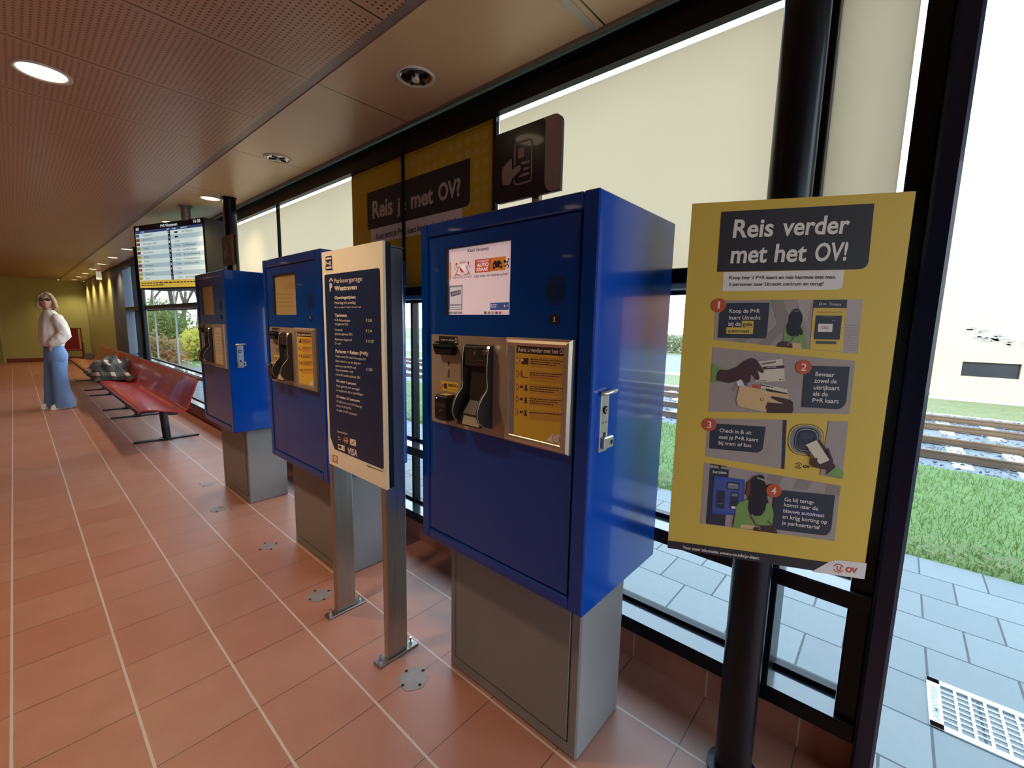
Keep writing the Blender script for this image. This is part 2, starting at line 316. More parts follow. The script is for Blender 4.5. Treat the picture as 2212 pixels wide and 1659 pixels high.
# ------------------------------------------------------------------ printed panels
TXT = {}
def glyphs(s, bold):
    k = (s, bold)
    if k not in TXT:
        cu = bpy.data.curves.new('t', 'FONT'); cu.body = s; cu.size = 1; cu.resolution_u = 4; cu.offset = bold; cu.fill_mode = 'FRONT'
        ob = bpy.data.objects.new('t', cu); me = ob.to_mesh()
        TXT[k] = ([(v.co.x, v.co.y) for v in me.vertices], [list(p.vertices) for p in me.polygons])
        ob.to_mesh_clear(); bpy.data.objects.remove(ob); bpy.data.curves.remove(cu)
    return TXT[k]
class Cv:
    """a flat print: u to the right, v up, layers lifted by a third of a millimetre"""
    def __init__(s, mb, P0, U, N, step=.0004):
        s.mb = mb; s.P = V3(P0); s.U = V3(U).normalized(); s.N = V3(N).normalized(); s.V = s.N.cross(s.U); s.st = step; s.z = (0, 0, 1)
    def uv(s, x, y):
        q = hit(s.z[0]+x/s.z[2], s.z[1]+y/s.z[2], s.P, s.N)-s.P; return (q.dot(s.U), q.dot(s.V))
    def w(s, u, v, L): return s.P+s.U*u+s.V*v+s.N*(s.st*L)
    def polyuv(s, pts, m, L=1, r=0):
        if r:
            rs = r if isinstance(r, (list, tuple)) else [r]*len(pts); o = []
            for i, p in enumerate(pts):
                if rs[i] <= 0: o.append(p); continue
                p = V3((*p, 0)); a = V3((*pts[i-1], 0))-p; b = V3((*pts[(i+1) % len(pts)], 0))-p
                d = min(rs[i], a.length*.49, b.length*.49); a.normalize(); b.normalize()
                for k in range(9):
                    q = k/8; e = p+a*d*(1-q)**2+b*d*q**2; o.append((e.x, e.y))
            pts = o
        p3 = [s.w(u, v, L) for u, v in pts]; ar = sum(pts[i-1][0]*pts[i][1]-pts[i][0]*pts[i-1][1] for i in range(len(pts)))
        tri = geo.tessellate_polygon([[V3((u, v, 0)) for u, v in pts]]); fs = []
        for t in tri:
            a, b, c = (pts[i] for i in t); cr = (b[0]-a[0])*(c[1]-a[1])-(b[1]-a[1])*(c[0]-a[0]); fs.append(list(t) if cr > 0 else list(t)[::-1])
        s.mb.add(p3, fs, m)
    def poly(s, pts, m, L=1, r=0): s.polyuv([s.uv(*p) for p in pts], m, L, r)
    def rect(s, u0, v0, u1, v1, m, L=1, r=0): s.polyuv([(u0, v0), (u1, v0), (u1, v1), (u0, v1)], m, L, r)
    def circ(s, x, y, r, m, L=1, n=28, sx=1.):
        u, v = s.uv(x, y); s.polyuv([(u+r*sx*cos(2*pi*i/n), v+r*sin(2*pi*i/n)) for i in range(n)], m, L)
    def ring(s, x, y, r, w, m, L=1, a0=0, a1=360, n=32, sx=1.):
        u, v = s.uv(x, y); A = [RAD(a0+(a1-a0)*i/n) for i in range(n+1)]
        s.polyuv([(u+r*sx*cos(a), v+r*sin(a)) for a in A]+[(u+(r-w)*sx*cos(a), v+(r-w)*sin(a)) for a in A[::-1]], m, L)
    def line(s, pts, w, m, L=1):
        q = [s.uv(*p) for p in pts]
        for a, b in zip(q, q[1:]):
            d = V3((b[0]-a[0], b[1]-a[1], 0)); n = V3((-d.y, d.x, 0)).normalized()*w/2
            s.polyuv([(a[0]-n.x, a[1]-n.y), (b[0]-n.x, b[1]-n.y), (b[0]+n.x, b[1]+n.y), (a[0]+n.x, a[1]+n.y)], m, L)
    def textuv(s, str_, m, a, b, h, L=3, bold=0., lean=0.):
        vs, fs = glyphs(str_, bold)
        x0 = min(v[0] for v in vs); x1 = max(v[0] for v in vs); k = 1/(x1-x0)
        s.mb.add([s.w(a[0]+(b[0]-a[0])*(x-x0)*k+y/.728*h*lean, a[1]+(b[1]-a[1])*(x-x0)*k+y/.728*h, L) for x, y in vs], fs, m)
    def text(s, str_, m, x0, y0, x1, y1, h, L=3, bold=0., lean=0.):
        a = s.uv(x0, y0); b = s.uv(x1, y1); hh = s.uv(x0, y0-h)[1]-a[1]; s.textuv(str_, m, a, b, hh, L, bold, lean)
    def dashes(s, x0, y0, x1, y1, h, m, L=3, seed=1):
        rd = random.Random(seed); a = V3((*s.uv(x0, y0), 0)); b = V3((*s.uv(x1, y1), 0)); hh = s.uv(x0, y0-h)[1]-a.y
        T = (b-a).length; d = (b-a)/T; q = 0
        while q < T:
            w = min(rd.uniform(1.2, 4.5)*hh, T-q); p = a+d*q; e = p+d*w
            s.polyuv([(p.x, p.y), (e.x, e.y), (e.x, e.y+hh), (p.x, p.y+hh)], m, L); q += w+hh*.7
# ================================================================== SETTING
XF, XG, CZ = 1.60, 1.725, 2.52     # inner frame face, glass, ceiling
YE, YS = 19.8, -2.6                # end wall, wall behind the camera
XL = -5.2
def S(name, *boxes):
    mb = MB()
    for b in boxes: mb.box(*b[:6], b[6], *(b[7:]))
    return obj(name, mb, kind='structure')
FRAME = M('frame_black', '#080b12', .32, 0, .22, 0); OLIVE = M('olive_paint', '#b6ba7c', .6, 0, .3, 0, (40, .05), (2, .04)); SKIRT = M('skirting_tile', '#7d4130', .5, 0, .4, 0, None, (5, .12))
PALE = M('plaster', '#6b5c4c', .8)
FRTOP = M('sill_steel', '#20262c', .17, .0, .8, .6, None, (4, .05)); DGREY = M('infill_grey', '#566070', .5)
S('floor', (XL-.1, 1.66, YS-.1, YE+.1, -.3, 0, MATS['floor_tiles']))
S('ceiling', (XL-.1, 1.003, YS-.1, YE+.1, CZ, CZ+.25, MATS['ceiling_perforated']), (1.046, 1.548, YS-.1, YE+.1, CZ, CZ+.25, MATS['ceiling_plain']))
SEAM = M('seam_strip', '#8a7c74', .4, .3); S('trim_1', (1.003, 1.046, YS, YE, CZ+.004, CZ+.03, SEAM)); S('trim_2', (1.548, 1.562, YS, YE, CZ-.012, CZ+.04, SEAM))
mb = MB(); mb.box(1.046, 1.548, .965, 1.0, CZ-.004, CZ+.02, M('grey_profile', '#b0aaa2', .4, .2)); obj('trim_3', mb, kind='structure')
S('wall_end', (XL, XF+.3, YE, YE+.15, 0, CZ, OLIVE)); S('wall_left', (XL-.15, XL, YS, YE, 0, CZ, PALE)); S('wall_back', (XL, -.6, YS-.15, YS, 0, CZ, PALE), (-.6, XF, YS-.15, YS, 2.42, CZ, PALE))
e = bpy.data.objects.new('window_20', None); col.objects.link(e); e['kind'] = 'structure'; e.location = (0, YS, 0)  # unseen glazing behind the camera, added to let more daylight in
mb = MB(); mb.box(-.6, XF, YS-.08, YS-.07, .06, 2.42, MATS['glass']); obj('pane', mb, e)
mb = MB(); FRM = M('frame_black', '')
for q in ((-.6, -.54), (.45, .51), (1.54, XF)): mb.box(q[0], q[1], YS-.12, YS-.02, .06, 2.42, FRM)
mb.box(-.6, XF, YS-.12, YS-.02, 0, .06, FRM); obj('frame', mb, e)
S('roof_edge', (XF, 1.82, YS-.1, YE+.3, CZ+.02, CZ+.45, M('roof_fascia', '#33373d', .5)), (XL-.2, XF, YS-.2, YE+.3, CZ+.25, CZ+.45, MATS['roof_fascia']))
YW0, YW1 = 14.15, 12.45            # olive side wall starts, grey infill ends
S('wall_right', (XF, XF+.3, YW0, YE, 0, CZ, OLIVE)); S('wall_infill', (XF, XF+.2, YW1, YW0, 0, CZ, DGREY))
S('baseboard_end', (XL, XF, YE-.015, YE, 0, .12, SKIRT)); S('baseboard_side', (XF-.015, XF, YW0, YE, 0, .12, SKIRT))
# tiled plinth, sill, rails, head along the glass
m, t, p = princ('plinth_tiles'); g = t.n('ShaderNodeTexCoord').outputs['Object']; s_ = t.n('ShaderNodeSeparateXYZ'); t.l(g, s_.inputs[0])
q = t.m('FRACT', t.m('DIVIDE', t.m('SUBTRACT', s_.outputs[1], .118), .3005)); ln = t.m('LESS_THAN', q, .018)
t.l(t.mix(ln, t.mix(t.noise(g, 7, 5), (.25, .085, .055, 1), (.38, .15, .10, 1)), (.42, .33, .27, 1)), p.inputs['Base Color']); p.inputs['Roughness'].default_value = .5
S('baseboard_right', (1.648, 1.775, -.02, YW1, 0, .16, MATS['plinth_tiles']))
S('trim_4', (XF, 1.775, -.02, YW1, .148, .204, FRAME, .003)); S('trim_5', (XF+.003, XG+.03, -.018, YW1, .2035, .2055, FRTOP))
S('trim_6', (XF, 1.64, -.07, YW1, 2.41, CZ, FRAME)); 
S('trim_7', (XF, XG+.05, -.02, YW1, 1.573, 1.626, FRAME, .003)); S('trim_8', (XF+.03, XG+.05, -.02, YW1, 1.556, 1.573, M('frame_pale', '#9aa2a0', .4)))
S('trim_9', (XF, XG+.05, -.02, YW1, .578, .632, FRAME, .003)); S('trim_10', (XF+.003, XG+.05, -.018, YW1, .6315, .6335, FRTOP))
S('trim_11', (1.57, 1.80, -.072, -.02, -.155, CZ, M('post_navy', '#10172b', .28, 0, .3, .2), .008))
S('trim_12', (XF+.02, XG+.05, -.02, .035, .204, 2.41, FRAME, .004))
MULL = [.245, 1.588, 2.36, 4.27, 5.5, 11.6, 12.4]
edges = [.02]+MULL
for k in range(len(MULL)-1):
    yc = MULL[k]; w = .018 if k else .024
    if 0 < k < 5: S('trim_%d' % (13+k), (XG-.035, XG+.02, yc-.011, yc+.011, .2, 1.6, FRAME, .003), (XF+.033, XF+.062, yc-.011, yc+.011, 1.6, 2.45, FRAME, .003))
    else: S('trim_%d' % (13+k), (XF+.03 if k else XF+.01, XG+.05, yc-w, yc+w, .2, 2.45, FRAME, .003))
for k in range(len(edges)-1):
    y0, y1 = edges[k]+.018, edges[k+1]-.018
    e = bpy.data.objects.new('window_%d' % (k+1), None); col.objects.link(e); e['kind'] = 'structure'; e.location = (XG, y0, 0)
    mb = MB()
    for z0, z1 in ((.206, .58), (.634, 1.556), (1.626, 2.53)): mb.box(XG, XG+.008, y0, y1, z0, z1, MATS['glass'])
    obj('pane', mb, e)
    mb = MB()
    for z0, z1 in ((.206, .222), (.634, .65), (1.54, 1.556)): mb.box(XG-.012, XG+.02, y0, y1, z0, z1, FRAME)
    obj('frame', mb, e)
# upright strips of the glazing beyond
for k, yy in enumerate((7.2, 8.75, 10.3)):
    S('trim_%d' % (30+k), (XG-.01, XG+.015, yy-.008, yy+.008, .2, 1.56, MATS['frame_pale']), (XG-.01, XG+.015, yy-.008, yy+.008, 1.63, 2.41, MATS['frame_pale']))
# doorway beside the post: one fixed glass leaf
e = bpy.data.objects.new('door_1', None); col.objects.link(e); e['kind'] = 'structure'; e.location = (XG, -1.3, 0)
mb = MB(); mb.box(XG, XG+.01, -2.55, -.08, -.13, 2.4, MATS['glass']); obj('pane', mb, e)
mb = MB(); mb.box(XG-.02, XG+.03, -2.55, -.08, -.155, -.12, FRAME); mb.box(XG-.02, XG+.03, -2.6, -2.55, 0, 2.41, FRAME); obj('frame', mb, e)
# door in the end wall
e = bpy.data.objects.new('door_2', None); col.objects.link(e); e['kind'] = 'structure'; e.location = (-.75, YE, 0)
mb = MB(); mb.box(-1.25, -.3, YE-.02, YE, .0, 2.3, M('door_olive', '#a2a259', .5)); obj('leaf', mb, e)
mb = MB(); FRO = M('door_frame_olive', '#b4b27a', .5)
mb.box(-.30, -.24, YE-.05, YE, 0, 2.36, FRO); mb.box(-1.31, -1.25, YE-.05, YE, 0, 2.36, FRO); mb.box(-1.31, -.24, YE-.05, YE, 2.3, 2.36, FRO); obj('frame', mb, e)
mb = MB(); mb.box(-.46, -.34, YE-.06, YE-.03, 1.18, 1.21, CHROME); obj('door_handle', mb, e)

# floor marks: spots where old stands were bolted down
def stain(pxs, r, holes, z=.0012):
    c = onZ(*pxs); mb = MB(); rd = random.Random(int(pxs[0])); n = 40
    pts = [c+V3((cos(2*pi*i/n), sin(2*pi*i/n), 0))*r*(1+rd.uniform(-.08, .08)) for i in range(n)]; mb.add([p+V3((0, 0, z)) for p in pts], [list(range(n))], M('glue_residue', '#857b78', .45, 0, .5, 0, (30, .4, .002), (18, .35)))
    for h in holes:
        q = onZ(*h); mb.add([q+V3((cos(2*pi*i/12)*.0065, sin(2*pi*i/12)*.0065, z*2)) for i in range(12)], [list(range(12))], M('drill_hole', '#120a08', .9))
    return obj('floor_stain', mb, bpy.data.objects['floor'])
stain((893, 1466), .058, [(878, 1450), (914, 1449), (870, 1481), (907, 1480)])
stain((690, 1286), .055, [(681, 1277), (710, 1277), (670, 1295), (700, 1295)])
stain((470, 1100), .05, [(475, 1096), (500, 1100), (468, 1106)]); stain((448, 1046), .05, [(432, 1045), (440, 1052)])
stain((580, 1180), .04, [(572, 1174), (597, 1174), (562, 1187), (586, 1187)])
# ================================================================== TICKET MACHINES
MX, MY0, MY1 = 1.0, .596, 1.33
def U_OV(cv, x, y, r, m, mt, wide=True):
    cv.ring(x, y, r, r*.16, m, 3, -60, 100); cv.ring(x, y, r, r*.16, m, 3, 120, 280)
def poster_frame_print(mb, faded=False):
    cv = Cv(mb, (MX-.0205, 0, 0), (0, -1, 0), (-1, 0, 0), .0003); cv.z = (1090, 720, 6.144)
    ybg = M('paper_faded', '#cfc0a8', .5) if faded else M('poster_amber', (.66, .40, .045), .45, 0, .4, 0, None, (9, .12))
    yb2 = M('paper_faded_band', '#bfb09a', .5) if faded else M('poster_amber_band', (.55, .28, .05), .45)
    cv.poly([(140, 150), (836, 195), (790, 1500), (120, 1335)], ybg, 0)
    if faded:
        for k in range(7): cv.dashes(340, 380+110*k, 790, 430+118*k, 14, GREYP2, 2, k)
        return
    cv.poly([(160, 160), (832, 205), (826, 308), (160, 258)], M('print_maroon', '#3a1c1f', .5), 1)
    cv.text('Reist u verder met het OV', WHITE, 183, 238, 820, 278, 58, 2, .012)
    for i, (y, b0, b1) in enumerate(((358, 310, 450), (536, 488, 640), (706, 670, 800), (870, 832, 960), (1040, 1015, 1145))):
        x = 165-i*4
        cv.poly([(340, b0), (826-i*8, b0+32), (820-i*8, b1+38), (333-i*3, b1-5)], yb2, 1)
        cv.poly([(x, y-56), (x+44, y+2), (x, y+58)], RED, 2); cv.text(str(i+1), WHITE, x+4, y+20, x+22, y+22, 40, 3, .015)
        if i == 0: cv.poly([(225, 335), (318, 325), (318, 415), (225, 410)], SKIN, 2); cv.poly([(228, 340), (252, 342), (252, 370), (228, 370)], WHITE, 3)
        elif i == 1: cv.poly([(220, 495), (234, 490), (234, 580), (218, 580)], SKIN, 2); cv.poly([(240, 572), (315, 580), (315, 590), (240, 584)], SKIN, 2)
        else:
            cv.poly([(214-i*2, y-14), (250-i*2, y-12), (250-i*2, y+20), (214-i*2, y+18)], SKIN, 2)
            cv.poly([(272-i*3, y-30), (290-i*3, y-8), (312-i*3, y-34), (300-i*3, y+4), (312-i*3, y+60), (270-i*3, y+56), (280-i*3, y+10)], SKIN, 2)
        for k in range(3 if i < 4 else 1):
            red = (i == 1 and k == 2)
            cv.dashes(344-i*4, b0+40+k*27, (790-k*55)-i*9, b0+70+k*27, 11, RED if red else SKIN, 2, i*5+k)
    cv.poly([(545, 1425), (640, 1330), (800, 1362), (796, 1492)], PURE, 1, [0, .012, 0, 0])
    cv.ring(684, 1403, .0125, .002, RED, 2); cv.text('U', RED, 673, 1418, 697, 1422, 36, 2, .02)
    cv.text('OV', RED, 728, 1430, 790, 1442, 38, 2, .03)
def screen_print(mb, on=True):
    cv = Cv(mb, (MX+.009, 0, 0), (0, -1, 0), (-1, 0, 0), .0003); cv.z = (900, 480, 5.53)
    if not on:
        a = M('screen_tan', '#b39a6a', .35, 0, .5, .3, None, (4, .06))
        cv.poly([(355, 305), (1128, 200), (1106, 1112), (345, 1112)], a, 0)
        ink = M('screen_tan_ink', '#8f7848', .4); cv.dashes(640, 360, 870, 330, 20, ink, 1, 3); cv.poly([(700, 470), (1060, 420), (1058, 560), (698, 590)], M('screen_tan_block', '#a98a5e', .4), 1)
        for k in range(4): cv.dashes(420, 700+k*80, 1000, 680+k*82, 14, ink, 1, 20+k)
        return
    def E(n, c, s): return M('lcd_'+n, c, .3, 0, .4, 0, None, (6, .02), s)
    bgm = E('pink', '#e6cdd2', .42); cv.poly([(355, 305), (1128, 200), (1106, 1112), (345, 1112)], bgm, 0)
    dk = E('ink', '#332a38', .2); cv.text('Kaart invoeren', dk, 612, 360, 862, 332, 46, 2, .012)
    cv.poly([(398, 482), (410, 480), (410, 680), (398, 682)], E('orange', '#c77a3d', .4), 2)
    red = E('red', '#c04a35', .4); org = E('amber', '#cf7a30', .4); wh = E('white', '#efe0e0', .5); br = E('brown', '#8f5a52', .35)
    # lions holding a halved shield under a crown
    cv.poly([(512, 520), (585, 500), (578, 570), (550, 605), (522, 575)], wh, 2, [0, 0, .003, .003, .003]); cv.poly([(512, 522), (574, 600), (545, 603), (520, 575)], red, 3)
    for sg in (-1, 1):
        c = 548
        for p, q in (((38, -30), (76, 55)), ((50, 0), (80, -48)), ((76, 55), (45, 85)), ((62, 20), (92, 100)), ((80, -48), (58, -62)), ((84, 8), (96, -30))):
            cv.line([(c+sg*p[0], 550+p[1]-sg*p[0]*.13), (c+sg*q[0], 550+q[1]-sg*q[0]*.13)], .0022, br, 2)
        cv.circ(c+sg*72, 492-sg*9, .0042, br, 2, 10); cv.line([(c+sg*88, 620-sg*8), (c+sg*10, 632)], .002, br, 2)
    for k in range(5): cv.line([(518+k*16, 492-k*4), (514+k*18, 470-k*4)], .0015, br, 2)
    cv.line([(515, 494), (588, 478)], .0015, br, 2)
    cv.text('Gemeente Utrecht', br, 433, 676, 660, 658, 30, 2)
    cv.poly([(697, 450), (888, 428), (886, 588), (697, 607)], red, 2); cv.poly([(888, 428), (1068, 405), (1062, 572), (886, 588)], org, 2)
    cv.text('VOORKOM', wh, 720, 484, 862, 468, 26, 3); cv.text('AUTO', wh, 720, 537, 862, 522, 44, 3, .03); cv.text('KRAAK', wh, 718, 588, 860, 575, 42, 3, .03)
    cv.poly([(910, 560), (912, 495), (930, 468), (940, 455), (955, 470), (990, 452), (1005, 468), (1020, 490), (1022, 552), (1002, 556), (1000, 538), (935, 545), (932, 565)], dk, 3)
    cv.circ(930, 520, .0033, org, 4, 10); cv.circ(1004, 512, .0033, org, 4, 10)
    cv.circ(1102, 442, .0032, dk, 3, 10); cv.line([(1098, 458), (1082, 500), (1102, 520), (1088, 552)], .003, dk, 3); cv.line([(1084, 500), (1062, 528), (1036, 525)], .003, dk, 3); cv.line([(1095, 465), (1078, 480), (1060, 455)], .0028, dk, 3); cv.circ(1056, 468, .005, dk, 3, 12)
    cv.text('Laat niets van waarde achter', dk, 694, 660, 1095, 630, 34, 2, .004)
    g1 = E('grey', '#8d8894', .3); g2 = E('lightgrey', '#cbc6cc', .42); g3 = E('midgrey', '#6c6873', .25)
    cv.poly([(390, 762), (552, 748), (547, 1050), (388, 1050)], g1, 2); cv.poly([(402, 782), (541, 768), (537, 980), (400, 982)], g2, 3)
    cv.poly([(404, 835), (530, 806), (530, 862), (414, 892)], g3, 4); cv.poly([(424, 846), (520, 824), (520, 852), (430, 874)], g1, 5)
    for k in range(2): cv.poly([(400, 1000+k*26), (538, 994+k*24), (536, 1012+k*24), (398, 1016+k*26)], g2, 3)
    for k in range(3): cv.poly([(386+k*56, 1070), (434+k*56, 1067), (432+k*56, 1095), (385+k*56, 1097)], g1, 2)
    bl = E('blue', '#41558f', .35); cv.poly([(882, 965), (1102, 956), (1102, 1047), (880, 1050)], bl, 2); cv.dashes(888, 995, 965, 992, 12, g2, 3, 4); cv.dashes(888, 1020, 960, 1018, 12, g2, 3, 5); cv.line([(1048, 1001), (1098, 999)], .0016, g2, 3); cv.line([(1050, 988), (1050, 1014)], .003, g2, 3)
    for k, (mm) in enumerate((g3, g1, org, bl, red, g2)):
        cv.poly([(808+k*44, 1068), (838+k*44, 1066), (837+k*44, 1098), (807+k*44, 1099)], mm, 2)
def make_machine():
    r = thing('ticket_machine', '', 'ticket machine', (MX+.24, (MY0+MY1)/2, 0))
    mb = MB(); mb.box(1.09, 1.37, .65, 1.272, 0, .62, GREY, .006); ped = obj('pedestal', mb, r)
    mb = MB(); mb.box(1.086, 1.092, .688, 1.235, .055, .60, GREY, .002); mb.box(1.0885, 1.0905, .684, 1.239, .051, .604, DARKBR); obj('pedestal_panel', mb, ped)
    Z0, Z1 = .586, 1.756
    mb = MB(); c = .022
    mb.box(MX+.012, 1.482, MY0, MY1, Z0, Z1, BLUE, .004)
    ins = .05
    for b in ((MY0, MY0+ins, Z0, Z1), (MY1-ins+.012, MY1, Z0, Z1), (MY0+ins, MY1-ins+.012, Z1-ins+.006, Z1), (MY0+ins, MY1-ins+.012, Z0, Z0+ins-.01)): mb.box(MX-.004, MX+.02, *b, BLUE, .004)
    obj('cabinet', mb, r)
    # front door with cut-out for the screen
    a = onX(900+355/5.53, 480+305/5.53, MX); b = onX(900+1106/5.53, 480+1112/5.53, MX); zt = onX(900+1128/5.53, 480+200/5.53, MX).z
    sy1, sy0, sz0, sz1 = a.y, b.y, b.z+.002, zt
    y0, y1, z0, z1 = MY0+ins+.006, MY1-ins+.006, Z0+ins-.004, Z1-ins
    mb = MB()
    for q in ((y0, sy0, z0, z1), (sy1, y1, z0, z1), (sy0, sy1, z0, sz0), (sy0, sy1, sz1, z1)): mb.box(MX+.001, MX+.014, *q, BLUE)
    for q in ((sy1-.003, sy1, sz0, sz1), (sy0, sy1, sz1-.003, sz1)): mb.box(MX-.001, MX+.013, *q, DARKBR)
    door = obj('door', mb, r)
    mb = MB(); cv = Cv(mb, (MX+.0005, 0, 0), (0, -1, 0), (-1, 0, 0), .0003); cv.z = (900, 480, 5.53)
    hole = M('grille_hole', '#02040c', .8); u0, v0 = cv.uv(1665, 822)
    for i in range(-5, 6):
        for j in range(-6, 7):
            if i*i*1.44+j*j < 42: cv.rect(u0+i*.0064-.0021, v0+j*.0062-.0021, u0+i*.0064+.0021, v0+j*.0062+.0021, hole, 1)
    obj('speaker_grille', mb, r)
    p = onX(900+1650/5.53, 480+1162/5.53, MX); mb = MB(); mb.cyl((MX-.002, p.y, p.z), (MX+.004, p.y, p.z), .0155, hole); cv = Cv(mb, (MX-.0022, 0, 0), (0, -1, 0), (-1, 0, 0)); cv.z = (900, 480, 5.53)
    cv.circ(1645, 1142, .0028, WHITE, 1, 12); cv.poly([(1636, 1156), (1650, 1157), (1650, 1182), (1656, 1183), (1656, 1190), (1632, 1188), (1632, 1181), (1639, 1181), (1639, 1164), (1636, 1163)], WHITE, 1); obj('info_button', mb, r)
    mb = MB(); screen_print(mb); obj('screen', mb, r)
    # steel fascia
    Z7 = (900, 700, 6.914)
    def q7(x, y, X=MX): return onX(900+x/6.914, 700+y/6.914, X)
    A, B = q7(232, 150), q7(232, 1440); yR = onX(900+1720/5.027, 700+250/5.027, MX).y
    mb = MB(); cv = Cv(mb, (MX-.003, 0, 0), (0, -1, 0), (-1, 0, 0))
    ua, ub = -A.y, -(yR+.02); pts = [(ua, B.z), (ub, B.z), (ub, A.z), (ua, A.z)]
    cv.polyuv(pts, PLATE, 0, [.012, 0, 0, .008]); mb.box(MX-.0028, MX+.004, -ub, -ua-.0, B.z+.004, A.z-.004, PLATE)
    cv.z = Z7
    cv.poly([(480, 548), (504, 592), (490, 592), (490, 622), (470, 622), (470, 592), (458, 592)], INK, 1); cv.poly([(472, 676), (494, 676), (498, 800), (462, 798)], M('slot_mark', '#5a4f48', .5), 1); cv.circ(1368, 465, .005, INK, 1, 14)
    fas = obj('steel_fascia', mb, r)
    mb = MB(); cv = Cv(mb, (MX-.0036, 0, 0), (0, -1, 0), (-1, 0, 0)); cv.z = Z7; cv.poly([(348, 842), (622, 878), (615, 1028), (350, 990)], YEL, 0)
    cv.poly([(352, 860), (400, 920), (356, 985)], RED, 1); cv.text('2', WHITE, 355, 935, 376, 937, 46, 2, .02); cv.poly([(402, 893), (446, 884), (458, 965), (412, 958)], SKIN, 1)
    cv.dashes(472, 905, 592, 920, 13, SKIN, 1, 1); cv.dashes(472, 928, 612, 944, 13, SKIN, 1, 2); cv.dashes(472, 978, 612, 995, 8, YDK, 1, 3); obj('sticker', mb, fas)
    # card slot with its black label
    mb = MB(); a, b = q7(346, 172), q7(620, 310); mb.box(MX-.006, MX, b.y, a.y, b.z, a.z, ANTH, .002)
    c, d = q7(330, 305), q7(632, 470); mb.box(MX-.03, MX-.002, d.y, c.y, d.z+.018, c.z, BLACKM, .006); mb.box(MX-.032, MX-.008, d.y+.006, c.y-.006, (c.z+d.z)/2+.012, (c.z+d.z)/2+.02, hole)
    mb.box(MX-.036, MX-.028, d.y+.02, c.y-.02, (c.z+d.z)/2+.024, (c.z+d.z)/2+.03, BLACKM, .002); mb.prism([(MX-.03, d.y+.004, d.z+.02), (MX-.03, c.y-.004, d.z+.02), (MX-.024, c.y-.012, d.z), (MX-.024, d.y+.012, d.z)], (.02, 0, 0), BLACKM)
    cv = Cv(mb, (MX-.0064, 0, 0), (0, -1, 0), (-1, 0, 0)); cv.z = Z7; cv.dashes(366, 246, 460, 249, 22, GREYP3, 1, 2); cv.dashes(482, 250, 556, 254, 22, GREYP3, 1, 3); cv.poly([(576, 208), (600, 210), (604, 284), (572, 280)], PURE, 1); cv.poly([(584, 218), (594, 219), (597, 270), (581, 268)], ANTH, 2)
    obj('card_slot', mb, r)
    # contactless reader
    mb = MB(); a, b = q7(455, 1035), q7(462, 1478); c = q7(248, 1035, MX-.045)
    yr0, yr1 = a.y-.055, a.y+.06
    ra = q7(250, 1040, MX-.05); rb = q7(458, 1470, MX-.05)
    mb.box(MX-.05, MX-.002, rb.y, ra.y, rb.z, ra.z, M('reader_black', '#0a0a0c', .3, 0, .5, .2), .008)
    cv = Cv(mb, (MX-.0504, 0, 0), (0, -1, 0), (-1, 0, 0)); cv.z = Z7
    cv.poly([(290, 1165), (425, 1190), (422, 1255), (288, 1228)], M('reader_lcd', '#3a3234', .3), 1); cv.circ(300, 1100, .0024, M('led_violet', '#c9b8ff', .3, emit=1.5), 2, 10)
    for k in range(3): cv.circ(338+k*34, 1108+k*6, .0016, ANTH, 1, 8)
    cv.ring(360, 1302, .0075, .002, PGRY, 1, 20, 160, 12); cv.poly([(336, 1300), (352, 1285), (352, 1318)], PGRY, 1); cv.circ(350, 1385, .007, M('reader_mark', '#2c2b2e', .4), 1, 16); cv.line([(305, 1380), (415, 1402)], .0012, PGRY, 1); cv.dashes(322, 1078, 385, 1088, 9, PGRY, 1, 4); cv.dashes(310, 1440, 400, 1452, 6, ANTH, 1, 5)
    mb.box(MX-.044, MX-.012, rb.y+.012, ra.y-.022, ra.z, ra.z+.0008, M('sticker_beige', '#c9b68a', .5)); obj('card_reader', mb, r)
    # ticket tray: back, head, floor and two shaped cheeks
    yl, yr = q7(772, 900).y, q7(1138, 900).y; zt = q7(772, 300).z; zb = q7(772, 1480).z; hgt = zt-zb
    prof = [(0, .012), (.02, .022), (.10, .028), (.26, .031), (.40, .030), (.48, .027), (.53, .030), (.60, .048), (.68, .063), (.76, .071), (.83, .071), (.90, .062), (.96, .040), (.985, .018), (1, .006)]
    tray = bpy.data.objects.new('ticket_tray', None); tray.parent = r
    mb = MB(); mb.box(MX-.006, MX-.001, yr, yl, zb, zt, ANTH); mb.box(MX-.024, MX-.004, yr+.004, yl-.004, zt-hgt*.26, zt-.004, ANTH, .004)
    mb.prism([(MX-.006, yl-.004, zt-hgt*.28), (MX-.006, yl-.004, zb+.01), (MX-.055, yl-.004, zb+.008), (MX-.045, yl-.004, zb+hgt*.17), (MX-.014, yl-.004, zb+hgt*.32)], (0, yr-yl+.008, 0), ANTH)
    st = q7(905, 330), q7(1090, 560); gold = M('slot_metal', '#b9a57c', .25, 1.)
    a, b = q7(905, 330, MX-.024), q7(1025, 560, MX-.024); mb.box(MX-.026, MX-.02, b.y, a.y, b.z, a.z, gold, .001); mb.box(MX-.0268, MX-.02, b.y+.004, a.y-.004, b.z+.004, a.z-.004, hole)
    mb.box(MX-.034, MX-.02, b.y-.012, b.y+.006, (a.z+b.z)/2-.004, (a.z+b.z)/2+.012, gold, .002); mb.box(MX-.034, MX-.02, a.y-.002, a.y+.008, (a.z+b.z)/2-.006, (a.z+b.z)/2+.006, CHROME, .002)
    p = q7(1072, 352, MX-.024); mb.cyl((MX-.027, p.y, p.z), (MX-.022, p.y, p.z), .0035, M('led_warm', '#ffe2b0', .3, emit=4.), n=12)
    trb = obj('ticket_tray', mb, r); bpy.data.objects.remove(tray)
